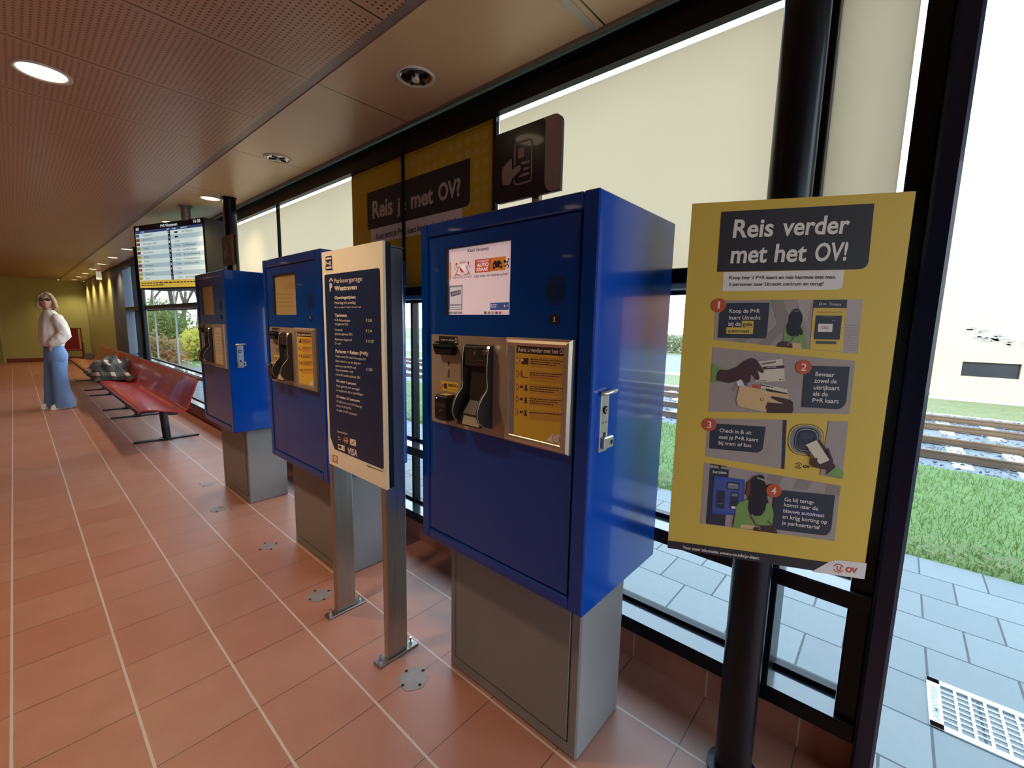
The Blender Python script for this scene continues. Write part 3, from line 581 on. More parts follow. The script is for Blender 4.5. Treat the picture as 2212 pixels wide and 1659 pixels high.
    mb = MB(); mb.add([(MX-.0555, yl-.03, zb+.012), (MX-.0555, yr+.005, zb+.012), (MX-.047, yr+.005, zb+hgt*.145), (MX-.047, yl-.03, zb+hgt*.145)], [(0, 1, 2, 3)], M('tray_label', '#a89a8c', .4)); obj('tray_label', mb, trb)
    for yc in (yl, yr):
        mb = MB(); pts = [(MX-.002, yc, zb)]+[(MX-d, yc, zt-hgt*k) for k, d in prof[::-1]]+[(MX-.002, yc, zt)]
        mb.prism([V3(p)+V3((0, -.003, 0)) for p in pts], (0, .007, 0), ANTH, True)
        mb.tube([V3((MX-d-.0006, yc-.003, zt-hgt*k)) for k, d in prof], .0012, ALU, 6); obj('cheek', mb, trb)  # silver line along the cheek rim imitates its edge highlight
    # clip frame with the travel poster
    mb = MB(); cv = Cv(mb, (MX, 0, 0), (0, -1, 0), (-1, 0, 0)); cv.z = (1090, 720, 6.144)
    o = [cv.uv(58, 48), cv.uv(62, 1395), cv.uv(880, 1625), cv.uv(940, 88)]; ul = (o[0][0]+cv.uv(35, 1395)[0])/2; ur = (o[2][0]+o[3][0])/2; vt = (o[0][1]+o[3][1])/2; vb = (cv.uv(35, 1395)[1]+o[2][1])/2
    w = .027
    for k, (a, b, c, d) in enumerate((((ul, vt), (ur, vt), (ur-w, vt-w), (ul+w, vt-w)), ((ur, vt), (ur, vb), (ur-w, vb+w), (ur-w, vt-w)), ((ur, vb), (ul, vb), (ul+w, vb+w), (ur-w, vb+w)), ((ul, vb), (ul, vt), (ul+w, vt-w), (ul+w, vb+w)))):
        rings = []
        for f, hh in ((0, 0), (0, .012), (.25, .02), (.55, .023), (.85, .021), (1, .018), (1, .012)):
            rings.append([V3((MX-hh, -(p[0]*(1-f)+q[0]*f), p[1]*(1-f)+q[1]*f)) for p, q in ((a, d), (b, c))])
        for ra_, rb_ in zip(rings, rings[1:]): mb.add(ra_+rb_, [(0, 1, 3, 2)], ALU, False)
    mb.box(MX-.019, MX-.001, -ur+w-.003, -ul-w+.003, vb+w-.003, vt-w+.003, PGRY)
    fr_ = obj('clip_frame', mb, r)
    mb = MB(); poster_frame_print(mb); obj('frame_poster', mb, fr_)
    # side lock plate
    def qs(x, y): return hit(900+x/5.027, 700+y/5.027, (0, MY0, 0), V3((0, 1, 0)))
    a, b = qs(2000, 775), qs(2060, 1360); x0, x1 = a.x, qs(2085, 775).x; z1_, z0_ = a.z, qs(2010, 1385).z
    mb = MB(); LOCKM = M('lock_zinc', '#c6c4bc', .3, .8)
    mb.box(x0, x1, MY0-.004, MY0+.002, z0_, z1_, LOCKM, .003); xm = (x0+x1)/2
    mb.cyl((xm-.002, MY0-.007, z1_-.042), (xm-.002, MY0-.002, z1_-.042), .0115, BLACKM, n=20); mb.cyl((xm-.002, MY0-.009, z1_-.042), (xm-.002, MY0-.002, z1_-.042), .0075, LOCKM, n=16); mb.cyl((xm-.002, MY0-.0095, z1_-.042), (xm-.002, MY0-.008, z1_-.042), .003, BLACKM, n=12)
    for dx in (-.008, .008): mb.cyl((xm+dx, MY0-.0055, z1_-.078), (xm+dx, MY0-.003, z1_-.078), .0035, GREY, n=10)
    zk = z1_-.125; mb.cyl((xm, MY0-.0052, zk+.012), (xm, MY0-.003, zk+.012), .007, BLACKM, n=14); mb.box(xm-.0045, xm+.0045, MY0-.0052, MY0-.003, zk-.018, zk+.01, BLACKM)
    lock = obj('lock_plate', mb, r)
    mb = MB(); mb.tube([(x0-.004, MY0-.004, z1_+.006), (x0, MY0-.016, z1_+.007), (x1+.012, MY0-.016, z1_+.01)], .006, LOCKM, 10); obj('lever', mb, lock)
    mb = MB(); mb.box(x0+.002, x1+.010, MY0-.018, MY0-.003, z0_+.012, z0_+.045, LOCKM, .003); mb.cyl((x1-.003, MY0-.0188, z0_+.028), (x1-.003, MY0-.017, z0_+.028), .0065, BLACKM, n=14); obj('latch', mb, lock)
    return r
m1 = make_machine(); m1['label'] = 'nearest blue ticket machine with lit pink screen'
extra = {}
for nm, dy, lab in (('b', 1.524, 'middle blue ticket machine standing behind the cream and navy tariff sign'), ('c', 2.977, 'farthest blue ticket machine next to the red bench')):
    c = copy_tree(m1); c.location.y += dy; c['label'] = lab; extra[nm] = c
for o in (m1, extra['b'], extra['c']): o['group'] = 'blue ticket machines in a row'
def swap(root, path, fn):
    o = root
    for n in path: o = [c for c in kids(o) if c.name.split('.')[0] == n][0]
    mb = MB(); fn(mb); me = bpy.data.meshes.new(path[-1]); inv = Matrix.Translation(m1.location).inverted()
    me.from_pydata([tuple(inv @ v) for v in mb.v], [], mb.f)
    for m in mb.mats: me.materials.append(m)
    me.polygons.foreach_set('material_index', mb.m); me.update(); o.data = me
swap(extra['b'], ['screen'], lambda mb: screen_print(mb, False)); swap(extra['c'], ['screen'], lambda mb: screen_print(mb, False))
swap(extra['c'], ['clip_frame', 'frame_poster'], lambda mb: poster_frame_print(mb, True))

# hand-with-card signs on a pole above the first and last machine
def hand_sign():
    X = 1.15; r = thing('pictogram_sign', 'navy hand and card sign on pole above the nearest ticket machine', 'sign', (X+.02, .98, 1.756))
    mb = MB(); cv = Cv(mb, (X, 0, 0), (0, -1, 0), (-1, 0, 0), .0006); cv.z = (1050, 230, 7.54)
    a = cv.uv(122, 700); b = cv.uv(1225, 700); tp = cv.uv(1100, 125)[1]; bt = cv.uv(1190, 1362)[1]
    u0, u1 = a[0], b[0]; R_ = .03
    out = []
    for (cx, cy, q0) in ((u1-R_, tp-R_, 0), (u0+R_, tp-R_, 90), (u0+R_, bt+R_, 180)):
        out += [(cx+R_*cos(RAD(q0+i*11.25)), cy+R_*sin(RAD(q0+i*11.25))) for i in range(9)]
    out.append((u1, bt))
    mb.prism([cv.w(u, v, 0) for u, v in out], (.012, 0, 0), NAVYD); cv.polyuv(out, NAVYD, 1)
    uc = cv.uv(975, 500)[0]; uq = cv.uv(958, 1000)[0]; um = (uc+uq)/2
    band = [(um-.012, tp), (u1-R_, tp)]+[(u1-R_+R_*sin(RAD(i*11.25)), tp-R_+R_*cos(RAD(i*11.25))) for i in range(1, 9)]+[(u1, bt+.003), (u1-.012, bt+.003)]
    band += [(um+.03-.03*sin(RAD(i*11.25)) if i else um+.03, bt+.0385-.0355*cos(RAD(i*11.25))) for i in range(0, 9)]+[(um-.001, tp-.016), (um-.005, tp-.006)]
    cv.polyuv(band, TAUPE, 2)
    pan = obj('panel', mb, r)
    mb = MB(); cv.mb = mb
    cv.poly([(265, 1050), (275, 1010), (400, 858), (425, 860), (428, 1045), (515, 965), (565, 965), (575, 1010), (560, 1050), (425, 1185), (405, 1265), (375, 1282), (290, 1282), (263, 1245)], TAUPE, 3, .004)
    k = .0062
    cv.line([(472, 975), (478, 640), (520, 590), (720, 530)], k, TAUPE, 3); cv.line([(725, 530), (752, 570), (745, 1170), (720, 1215)], k, TAUPE, 3); cv.line([(725, 1212), (510, 1278), (465, 1255), (468, 1195)], k, TAUPE, 3)
    cv.poly([(535, 695), (632, 652), (628, 825), (527, 855)], TAUPE, 3, .003)
    for p in (((565, 915), (715, 875), (712, 918), (600, 952)), ((620, 1000), (712, 975), (708, 1015), (605, 1045)), ((590, 1098), (712, 1068), (708, 1108), (522, 1162))): cv.poly(p, TAUPE, 3, .002)
    obj('pictogram', mb, pan)
    mb = MB(); y0, y1 = .925, .955; mb.box(X+.013, X+.033, y0, y1, 1.756, tp-.05, M('pole_zinc', '#a59a90', .35, .6), .002); obj('pole', mb, r)
    return r
hs = hand_sign(); hs2 = copy_tree(hs); hs2.location.y += 3.0; hs2['label'] = 'small navy hand and card sign above the farthest ticket machine'
# the card slip printed message light above/below far sign is daylight seen past the column
# ================================================================== TARIFF SIGN ON TWO POSTS
SX = .885
r = thing('tariff_sign', 'cream and navy parking tariff sign on two steel posts', 'sign', (.96, 1.65, 0))
mb = MB(); cv = Cv(mb, (SX, 0, 0), (0, -1, 0), (-1, 0, 0), .0004)
cv.z = (0, 0, 1); tl = cv.uv(698, 541); trr = cv.uv(830.5, 523); brr = cv.uv(832, 1055); bl = cv.uv(708, 1001)
u0 = (tl[0]+bl[0])/2; u1 = (trr[0]+brr[0])/2; v1 = (tl[1]+trr[1])/2; v0 = (brr[1]+bl[1])/2
mb.box(SX+.0005, SX+.012, -u1, -u0, v0, v1, SIGNP, .002); cv.rect(u0, v0, u1, v1, SIGNP, 0)
mb.box(SX+.0105, SX+.034, -u1+.002, -u0-.002, v0+.004, v1-.002, DARKBR)
cv.z = (680, 500, 5.53)
cv.poly([(128, 300), (205, 288), (210, 445), (226, 458), (212, 462), (128, 468)], NAVY, 1, [.008, .008, 0, 0, 0, .008])
cv.line([(134, 328), (198, 319)], .0085, WHITE, 2); cv.line([(137, 437), (201, 428)], .0085, WHITE, 2); cv.text('P+R', WHITE, 132, 410, 201, 402, 50, 2, .025)
top = [(130, 515), (795, 435)]; cv.z = (680, 740, 4.88); lo = [(715, 1325), (210, 1132), (150, 985)]
c_ = [cv.uv(*q) for q in lo]; cv.z = (680, 500, 5.53); b_ = [cv.uv(*q) for q in top]
bl_u = (b_[0][0]+c_[2][0])/2; br_u = (b_[1][0]+c_[0][0])/2; vt_ = (b_[0][1]+b_[1][1])/2
cv.polyuv([(bl_u, vt_), (bl_u, c_[2][1]), (c_[1][0], (c_[1][1]+c_[0][1])/2), (br_u, (c_[1][1]+c_[0][1])/2), (br_u, vt_)], NAVY, 1, [.012, .004, .004, .012, .014])
cv.line([(174, 600), (196, 560), (216, 595)], .006, WHITE, 2); cv.text('P', WHITE, 180, 712, 212, 708, 90, 2, .05)
cv.text('Parkeergarage', WHITE, 236, 618, 568, 590, 56, 2); cv.text('Westraven', WHITE, 238, 708, 505, 690, 56, 2, .03)
cv.text('Openingstijden:', WHITE, 240, 808, 494, 800, 36, 2, .025); cv.text('Maandag t/m zondag', WHITE, 240, 868, 488, 862, 33, 2); cv.text('24 uur per dag en 7 dagen in de week open.', WHITE, 240, 915, 558, 910, 20, 2)
cv.text('Tarieven:', WHITE, 242, 1018, 386, 1018, 36, 2, .03)
for s_, x1, y, d in (('P+R Parkeerkaart', 425, 1072, 6), ('(bij gebruik OV)', 400, 1116, 8), ('Uurtarief', 333, 1186, 4), ('(zonder gebruik OV)', 450, 1234, 10), ('Maximum dagtarief', 446, 1300, 9), ('(5 uur)', 312, 1346, 5)): cv.text(s_, WHITE, 244, y, x1, y+d, 28, 2)
for s_, x1, y in (('€ 3,00', 686, 1076), ('€ 2,94', 686, 1202), ('€ 14,70', 702, 1326)): cv.text(s_, WHITE, 612, y, x1, y+4, 34, 2)
cv.text('Parkeren + Reizen (P+R):', WHITE, 250, 1446, 640, 1482, 40, 2, .025)
cv.z = (680, 740, 4.88)
for s_, x1, y, y2 in (('Reist u met OV naar het centrum?', 538, 152, 188), ('Dan betaalt u op de dag van', 485, 203, 232), ('parkeren (tot 00:00 uur)', 437, 254, 278), ('Daarna betaalt u het', 408, 297, 320), ('uurtarief zonder gebruik OV.', 484, 343, 384)): cv.text(s_, WHITE, 222, y, x1, y2, 25, 2)
cv.text('€ 3,00', WHITE, 545, 295, 608, 302, 30, 2)
cv.text('OV reizen 1 persoon:', WHITE, 228, 412, 438, 450, 26, 2, .025)
for s_, x1, y, y2 in (('Maak gebruik van uw eigen', 478, 464, 505), ('ov-chipkaart, dit is voordeliger.', 516, 510, 562)): cv.text(s_, WHITE, 228, y, x1, y2, 25, 2)
cv.text('OV reizen 2-5 personen:', WHITE, 230, 578, 478, 630, 26, 2, .025)
for s_, x1, y, y2 in (('€ 4,50 voor een U-OV-kaartje,', 502, 628, 690), ('koop de ticket bij', 386, 672, 706), ('de gele U-OV automaat.', 450, 718, 772)): cv.text(s_, WHITE, 232, y, x1, y2, 25, 2)
cv.text('Betaalwijze:', WHITE, 238, 945, 346, 972, 24, 2)
cv.poly([(243, 980), (285, 990), (288, 1040), (243, 1028)], M('print_navy_light', '#39456a', .5), 2); cv.poly([(245, 988), (268, 994), (268, 1002), (245, 996)], WHITE, 3); cv.dashes(248, 1018, 280, 1026, 5, WHITE, 3, 6)
cv.circ(320, 1027, .0135, RED, 2); cv.circ(338, 1031, .0135, M('print_orange', '#c78a2c', .5), 2); cv.dashes(308, 1032, 350, 1042, 8, WHITE, 3, 8)
cv.poly([(372, 1010), (434, 1028), (436, 1095), (373, 1078)], SIGNP, 2); cv.line([(376, 1016), (432, 1090)], .0022, INK, 3); cv.line([(432, 1034), (376, 1074)], .0022, INK, 3)
cv.poly([(246, 1068), (316, 1088), (317, 1146), (247, 1122)], SIGNP, 2); cv.poly([(254, 1082), (282, 1090), (282, 1118), (254, 1110)], NAVY, 3); cv.ring(300, 1112, .009, .003, NAVY, 3, -60, 60, 8)
cv.text('VISA', WHITE, 346, 1172, 450, 1200, 68, 2, .03, .12)
cv.poly([(190, 1182), (240, 1196), (241, 1262), (190, 1248)], M('print_rust', '#b0563a', .5), 1); cv.poly([(198, 1192), (232, 1202), (233, 1252), (199, 1242)], SIGNP, 2); cv.line([(202, 1196), (230, 1248)], .004, M('print_rust', ''), 3); cv.dashes(183, 1256, 252, 1278, 6, M('print_rust', ''), 1, 4); cv.line([(172, 1175), (174, 1250)], .0014, M('print_rust', ''), 1)
cv.text('Algemene voorwaarden', INK, 552, 1302, 720, 1366, 17, 1, .02)
board = obj('board', mb, r)
for yc in (1.482, 1.92):
    mb = MB(); mb.box(.918, 1.014, yc-.017, yc+.017, .01, v1-.004, MATS['brushed_steel'], .004); mb.box(.916, 1.016, yc-.019, yc+.019, v1-.004, v1, MATS['brushed_steel'], .001); po = obj('post', mb, r)
    mb = MB(); mb.box(.87, 1.062, yc-.028, yc+.022, 0, .01, MATS['brushed_steel'], .002); obj('base_plate', mb, po)
    for xb in (.89, 1.04):
        mb = MB(); mb.cyl((xb, yc, .01), (xb, yc, .018), .010, CHROME, n=6, smooth=False); mb.cyl((xb, yc, .018), (xb, yc, .036), .005, CHROME, n=12); obj('bolt', mb, po)

# ================================================================== YELLOW POSTER ON THE COLUMN
COLX, COLY = 1.41, .263
for k, yy in enumerate((COLY, 4.76, 9.3)):
    mb = MB(); mb.cyl((COLX, yy, 0), (COLX, yy, CZ), .0525, BLACKM, n=40); mb.cyl((COLX, yy, 0), (COLX, yy, .012), .075, BLACKM, n=40); mb.cyl((COLX, yy, CZ-.012), (COLX, yy, CZ), .064, BLACKM, n=32)
    o = obj('steel_column', mb); tag(o, ('black round steel column carrying the yellow poster', 'black round steel column behind the farthest ticket machine', 'black round steel column by the window beyond the departure screen')[k], 'column', 'round black columns along the windows')
pu = V3((.416, -.909, 0)).normalized(); pn = V3((-pu.y, pu.x, 0))*-1
pn = V3((-.909, -.416, 0)).normalized()
pp = V3((COLX, COLY, 1.25))+pn*.066
mb = MB(); cv = Cv(mb, pp, pu, pn, .0004); cv.z = (0, 0, 1)
c = [cv.uv(1491, 441), cv.uv(1975, 412), cv.uv(1868, 1249), cv.uv(1446, 1185)]
L_ = (c[0][0]+c[3][0])/2; R_ = (c[1][0]+c[2][0])/2; T_ = (c[0][1]+c[1][1])/2; B_ = (c[2][1]+c[3][1])/2
mb.prism([cv.w(u, v, -.4) for u, v in ((L_, B_), (R_, B_), (R_, T_), (L_, T_))], -pn*.005, PURE); cv.rect(L_, B_, R_, T_, YEL, 0)
cv.z = (1430, 400, 3.858)
cv.poly([(494, 222), (1770, 152), (1715, 700), (458, 722)], INK, 1, [0, 0, .022, 0])
for s_, x0, x1, y0, y1 in (('Reis', 588, 922, 436, 424), ('verder', 996, 1552, 418, 398), ('met', 568, 868, 648, 641), ('het', 932, 1196, 638, 633), ('OV!', 1266, 1532, 632, 624)): cv.text(s_, WHITE, x0, y0, x1, y1, 152, 2, .022, .04)
cv.poly([(512, 726), (1520, 706), (1500, 870), (502, 884)], WHITE, 1, [0, 0, .012, 0])
cv.text('Koop hier 1 P+R kaart en reis hiermee met max.', INK, 560, 784, 1448, 778, 28, 2, .02, .06); cv.text('5 personen naar Utrecht centrum en terug!', INK, 557, 840, 1342, 834, 28, 2, .02, .06)
def disc(n, x, y): cv.circ(x, y, .0187, RED, 4); 
cv.z = (1500, 620, 5.821)                      # frame 1
cv.poly([(275, 165), (2118, 155), (2050, 840), (245, 665)], GREYP, 1)
cv.poly([(950, 160), (1120, 160), (1210, 440), (940, 735), (780, 720), (1050, 465)], GREYP2, 2); cv.poly([(1280, 158), (1480, 157), (1410, 450), (1360, 400)], GREYP3, 2); cv.poly([(480, 684), (630, 698), (700, 640), (560, 640)], GREYP2, 2)
cv.poly([(1855, 270), (1915, 160), (2118, 155), (2045, 838), (1855, 815)], GREYP3, 2)
cv.poly([(415, 200), (945, 198), (912, 590), (890, 648), (296, 638), (315, 330)], PNAVY, 3, [0, 0, 0, 0, 0, 0])
disc(1, 305, 230); cv.text('1', WHITE, 290, 272, 316, 272, 98, 5, .0)
for s_, x0, x1, y in (('Koop de P+R', 438, 820, 325), ('kaart Utrecht', 432, 828, 408), ('bij de', 426, 580, 488)): cv.text(s_, WHITE, x0, y, x1, y+1, 52, 4, .012)
cv.poly([(597, 424), (745, 426), (738, 508), (590, 506)], YEL, 4); cv.poly([(402, 506), (740, 510), (733, 592), (398, 586)], YEL, 4)
cv.text('gele', INK, 604, 488, 726, 489, 48, 5, .012); cv.text('automaat', INK, 418, 570, 692, 572, 46, 5, .012)
cv.poly([(1128, 510), (1380, 505), (1412, 780), (1350, 775), (1335, 700), (1130, 690), (1118, 560)], GREEN, 3); cv.poly([(1230, 700), (1338, 708), (1350, 776), (1232, 768)], BEI, 3)
cv.poly([(1185, 400), (1190, 350), (1240, 300), (1260, 272), (1310, 272), (1325, 300), (1358, 350), (1358, 420), (1330, 500), (1362, 560), (1355, 612), (1300, 590), (1312, 620), (1230, 620), (1205, 618), (1160, 580), (1150, 490), (1185, 440)], HAIRP, 4, .004)
cv.poly([(1256, 300), (1310, 296), (1312, 304), (1256, 308)], GRN2, 5); cv.poly([(1028, 745), (1060, 695), (1120, 680), (1215, 690), (1235, 768)], SKIN, 4, .004); cv.line([(1105, 682), (1130, 645)], .003, PGRY, 4); cv.line([(1195, 705), (1275, 610)], .003, PGRY, 5); cv.ring(1190, 715, .004, .0008, WHITE, 5, 0, 270)
cv.poly([(1495, 262), (1905, 265), (1855, 815), (1450, 780)], YEL, 3); cv.poly([(1508, 162), (1918, 160), (1912, 265), (1498, 262)], PNAVY, 4)
cv.text('Tickets', WHITE, 1688, 230, 1840, 232, 34, 5); cv.ring(1582, 213, .0034, .0009, WHITE, 5); cv.text('OV', WHITE, 1610, 225, 1655, 226, 20, 5, .03)
cv.poly([(1525, 358), (1855, 362), (1822, 662), (1498, 655)], PNAVY, 4); cv.poly([(1555, 462), (1738, 465), (1728, 565), (1548, 562)], WHITE, 5); cv.line([(1530, 318), (1860, 316)], .003, YDK, 4); cv.line([(1615, 372), (1770, 374)], .0012, PGRY, 5); cv.dashes(1725, 428, 1765, 428, 12, PGRY, 5, 2)
PINK = M('print_crimson', '#a83a55', .5); cv.ring(1617, 510, .0036, .0011, PINK, 6); cv.ring(1660, 514, .0036, .0011, PINK, 6); cv.poly([(1525, 675), (1785, 682), (1782, 720), (1520, 716)], M('print_olive_grey', '#4c5046', .5), 4)
def dots(x0, y0, x1, y1, nx, ny, sl=0):
    for i in range(nx):
        for j in range(ny):
            x = x0+(x1-x0)*i/(nx-1); y = y0+(y1-y0)*j/(ny-1)+sl*i; u, v = cv.uv(x, y); cv.rect(u-.0013, v-.0013, u+.0013, v+.0013, GREYP3, 2)
dots(1890, 480, 2050, 800, 6, 11); dots(1400, 430, 1460, 740, 3, 10)
cv.z = (1500, 740, 5.978)                      # frame 2
cv.poly([(240, 60), (2078, 238), (2000, 925), (182, 892)], GREYP, 1); dots(640, 130, 1240, 560, 15, 11, 5)
cv.poly([(228, 262), (350, 320), (352, 350), (310, 360), (290, 420), (285, 510), (215, 515)], GREEN, 3)
cv.poly([(800, 250), (1130, 210), (1145, 290), (830, 320)], CREAM, 3); cv.poly([(795, 330), (1160, 295), (1165, 495), (790, 512)], CREAM, 3); cv.poly([(880, 312), (1160, 292), (1160, 332), (890, 348)], SKIN, 4); cv.text('PARKEERKAART', INK, 862, 290, 1050, 262, 26, 5, .02); cv.dashes(925, 330, 1065, 318, 12, GREYP3, 5, 2); cv.dashes(810, 500, 935, 494, 8, INK, 5, 3); cv.dashes(1090, 482, 1145, 480, 12, INK, 5, 4)
cv.poly([(285, 470), (300, 390), (345, 345), (420, 358), (545, 320), (640, 240), (740, 198), (800, 220), (850, 290), (900, 370), (885, 392), (845, 385), (808, 350), (838, 440), (835, 480), (800, 482), (770, 440), (730, 400), (722, 500), (680, 522), (640, 515), (615, 470), (540, 500), (440, 522), (290, 490)], SKIN, 6, .003)
cv.poly([(540, 490), (600, 468), (650, 560), (560, 560)], WHITE, 3); cv.poly([(640, 520), (682, 530), (680, 552), (636, 545)], PBLUE, 4); cv.poly([(680, 525), (745, 540), (740, 580), (680, 565)], M('print_mauve', '#b58a8c', .5), 4); cv.poly([(750, 538), (838, 545), (825, 600), (742, 582)], RED, 4); cv.poly([(860, 528), (1200, 605), (1195, 650), (850, 590)], CREAM, 4); cv.poly([(920, 590), (1190, 650), (1185, 665), (930, 628)], INK, 5); cv.dashes(858, 552, 1010, 585, 14, INK, 5, 5)
cv.poly([(540, 500), (555, 560), (510, 645), (470, 600)], GREYP2, 2)
cv.poly([(585, 550), (1215, 668), (1200, 890), (930, 895), (575, 825), (535, 760)], BEI, 5, [.004, .004, .004, .004, .012, .01]); cv.ring(870, 732, .0045, .0012, INK, 6)
cv.poly([(975, 705), (1000, 690), (1130, 710), (1240, 740), (1275, 780), (1265, 830), (1278, 860), (1258, 912), (935, 905), (935, 870), (915, 830), (938, 800), (935, 770), (1160, 788), (1060, 750)], SKIN, 7, .003)
cv.poly([(1420, 296), (2005, 312), (1955, 790), (1880, 862), (1380, 832)], PNAVY, 3, [0, 0, .01, .012, 0]); disc(2, 1408, 316); cv.text('2', WHITE, 1372, 362, 1440, 364, 98, 5, .012)
for s_, x0, x1, y in (('Bewaar', 1558, 1802, 430), ('zowel de', 1545, 1830, 515), ('uitrijkaart', 1536, 1868, 602), ('als de', 1528, 1718, 682), ('P+R kaart', 1520, 1856, 770)): cv.text(s_, WHITE, x0, y, x1, y+12, 56, 4, .012)
cv.z = (1480, 890, 5.821)                      # frame 3
cv.poly([(290, 78), (2052, 118), (1972, 840), (250, 555)], GREYP, 1)
cv.poly([(1230, 98), (1278, 100), (1248, 718), (1208, 712)], PNAVY, 2); cv.poly([(1278, 100), (1800, 112), (1690, 795), (1248, 718)], YEL, 2); cv.line([(1802, 112), (1690, 795)], .0016, M('print_olive_grey', ''), 3)
def rrc(x0, y0, x1, y1, r, m, L):
    a, b = cv.uv(x0, y0), cv.uv(x1, y1); cv.polyuv([(a[0], b[1]), (b[0], b[1]), (b[0], a[1]), (a[0], a[1])], m, L, r)
rrc(1312, 132, 1716, 568, .05, INK, 3); rrc(1320, 140, 1708, 560, .048, YEL, 4); rrc(1340, 152, 1690, 545, .042, PGRY, 5); rrc(1385, 185, 1655, 515, .03, M('print_dark_slate', '#1d2330', .4), 6); rrc(1400, 202, 1640, 500, .024, WHITE, 7); rrc(1405, 207, 1635, 495, .023, PNAVY, 8); rrc(1440, 255, 1600, 345, .004, M('print_slate_mid', '#3c4250', .5), 9); rrc(1420, 400, 1530, 460, .006, M('print_slate_mid', ''), 9)
cv.poly([(1505, 410), (1645, 348), (1806, 600), (1685, 652)], CREAM, 11); cv.poly([(1645, 348), (1690, 350), (1800, 510), (1780, 530)], SKIN, 10)
cv.poly([(1520, 480), (1550, 500), (1600, 590), (1650, 565), (1660, 590), (1640, 620), (1685, 655), (1806, 600), (1750, 480), (1795, 440), (1800, 470), (1850, 590), (1855, 640), (1890, 680), (1800, 750), (1770, 715), (1680, 705), (1590, 680), (1572, 620), (1585, 588), (1525, 520)], SKIN, 10, .003)
cv.poly([(1575, 600), (1650, 566), (1660, 592), (1620, 625), (1680, 660), (1600, 690), (1572, 640)], SKIN, 12, .003)
cv.poly([(1775, 775), (1888, 680), (1950, 720), (1985, 760), (1972, 838)], GREEN, 12); cv.line([(1518, 425), (1548, 475)], .003, INK, 12)
cv.ring(1425, 672, .0085, .0018, INK, 3, 20, 160); cv.ring(1425, 672, .0085, .0018, INK, 3, 200, 340); cv.text('U', INK, 1410, 690, 1440, 694, 36, 3, .04); cv.text('OV', INK, 1478, 698, 1568, 706, 34, 3, .06)
cv.poly([(318, 140), (1012, 184), (975, 470), (920, 512), (304, 456)], PNAVY, 3, [0, 0, .008, .008, 0]); disc(3, 303, 157); cv.text('3', WHITE, 274, 197, 326, 200, 86, 5, .012)
for s_, x0, x1, y, d in (('Check in & uit', 430, 830, 250, 32), ('met je P+R kaart', 425, 915, 332, 38), ('bij tram of bus', 418, 828, 405, 36)): cv.text(s_, WHITE, x0, y, x1, y+d, 48, 4, .012)
cv.z = (1480, 990, 5.821)                      # frame 4
cv.poly([(240, 55), (1955, 345), (1878, 1042), (188, 818)], GREYP, 1)
cv.poly([(1060, 195), (1240, 225), (1180, 330), (1010, 270)], GREYP2, 2); cv.poly([(1420, 258), (1600, 288), (1530, 400), (1360, 385)], GREYP2, 2); cv.poly([(1790, 320), (1955, 345), (1940, 470), (1760, 430)], GREYP2, 2)
cv.poly([(320, 65), (525, 98), (524, 108), (320, 80)], PNAVY, 3); cv.line([(438, 90), (438, 125)], .006, PNAVY, 3); cv.poly([(315, 118), (550, 140), (500, 850), (262, 820)], PNAVY, 3, [.004, .004, 0, 0]); cv.text('betalen', WHITE, 346, 182, 518, 196, 38, 4, .01)
cv.poly([(360, 215), (752, 268), (720, 725), (330, 690)], PBLUE, 5, .006); cv.poly([(372, 255), (725, 290), (700, 690), (350, 655)], M('print_blue_mid', '#44589c', .5), 6); cv.poly([(525, 285), (685, 305), (675, 402), (515, 385)], PNAVY, 7); cv.poly([(540, 305), (670, 322), (662, 385), (530, 372)], PGRY, 8); cv.line([(552, 318), (655, 330)], .0012, WHITE, 9)
cv.poly([(398, 395), (500, 405), (488, 628), (384, 615)], PNAVY, 7); cv.poly([(575, 415), (672, 425), (660, 640), (560, 632)], PNAVY, 7); cv.poly([(580, 595), (635, 602), (632, 630), (578, 624)], WHITE, 8); cv.poly([(585, 435), (660, 442), (656, 478), (582, 470)], PGRY, 8); cv.dashes(405, 565, 470, 572, 10, PGRY, 8, 3)
cv.poly([(600, 866), (640, 600), (680, 545), (780, 515), (1020, 560), (1090, 600), (1110, 690), (1088, 840), (700, 825), (690, 872)], GREEN, 9, .004); cv.poly([(702, 825), (900, 838), (880, 890), (688, 872)], BEI, 9)
cv.poly([(820, 275), (790, 290), (770, 330), (780, 350), (755, 440), (790, 468), (830, 470)], PFACE, 9, .002)
cv.poly([(815, 290), (850, 245), (880, 205), (905, 230), (940, 235), (990, 280), (1015, 330), (1022, 420), (1030, 500), (1048, 555), (1020, 560), (1000, 650), (950, 715), (860, 720), (845, 690), (815, 712), (785, 620), (800, 470), (822, 400)], HAIRP, 10, .004)
cv.poly([(918, 205), (960, 200), (995, 230), (990, 258), (930, 232)], HAIRP, 10, .002); cv.poly([(905, 232), (985, 262), (982, 275), (900, 245)], GRN2, 11)
cv.poly([(845, 900), (860, 858), (920, 838), (1080, 835), (1140, 890), (1160, 940)], SKIN, 10, .003); cv.line([(812, 705), (915, 860)], .0045, M('print_umber', '#6b5447', .5), 11); cv.line([(1030, 780), (1085, 835)], .0045, M('print_umber', ''), 9); cv.ring(912, 868, .0055, .0009, WHITE, 12, -60, 180)
cv.poly([(1120, 390), (1880, 462), (1830, 900), (1770, 968), (1145, 890), (1090, 850)], PNAVY, 8, [0, 0, .01, .012, 0, 0]); disc(4, 1110, 400); cv.circ(1110, 400, .0187, RED, 12); cv.text('4', WHITE, 1075, 440, 1135, 444, 90, 13, .012)
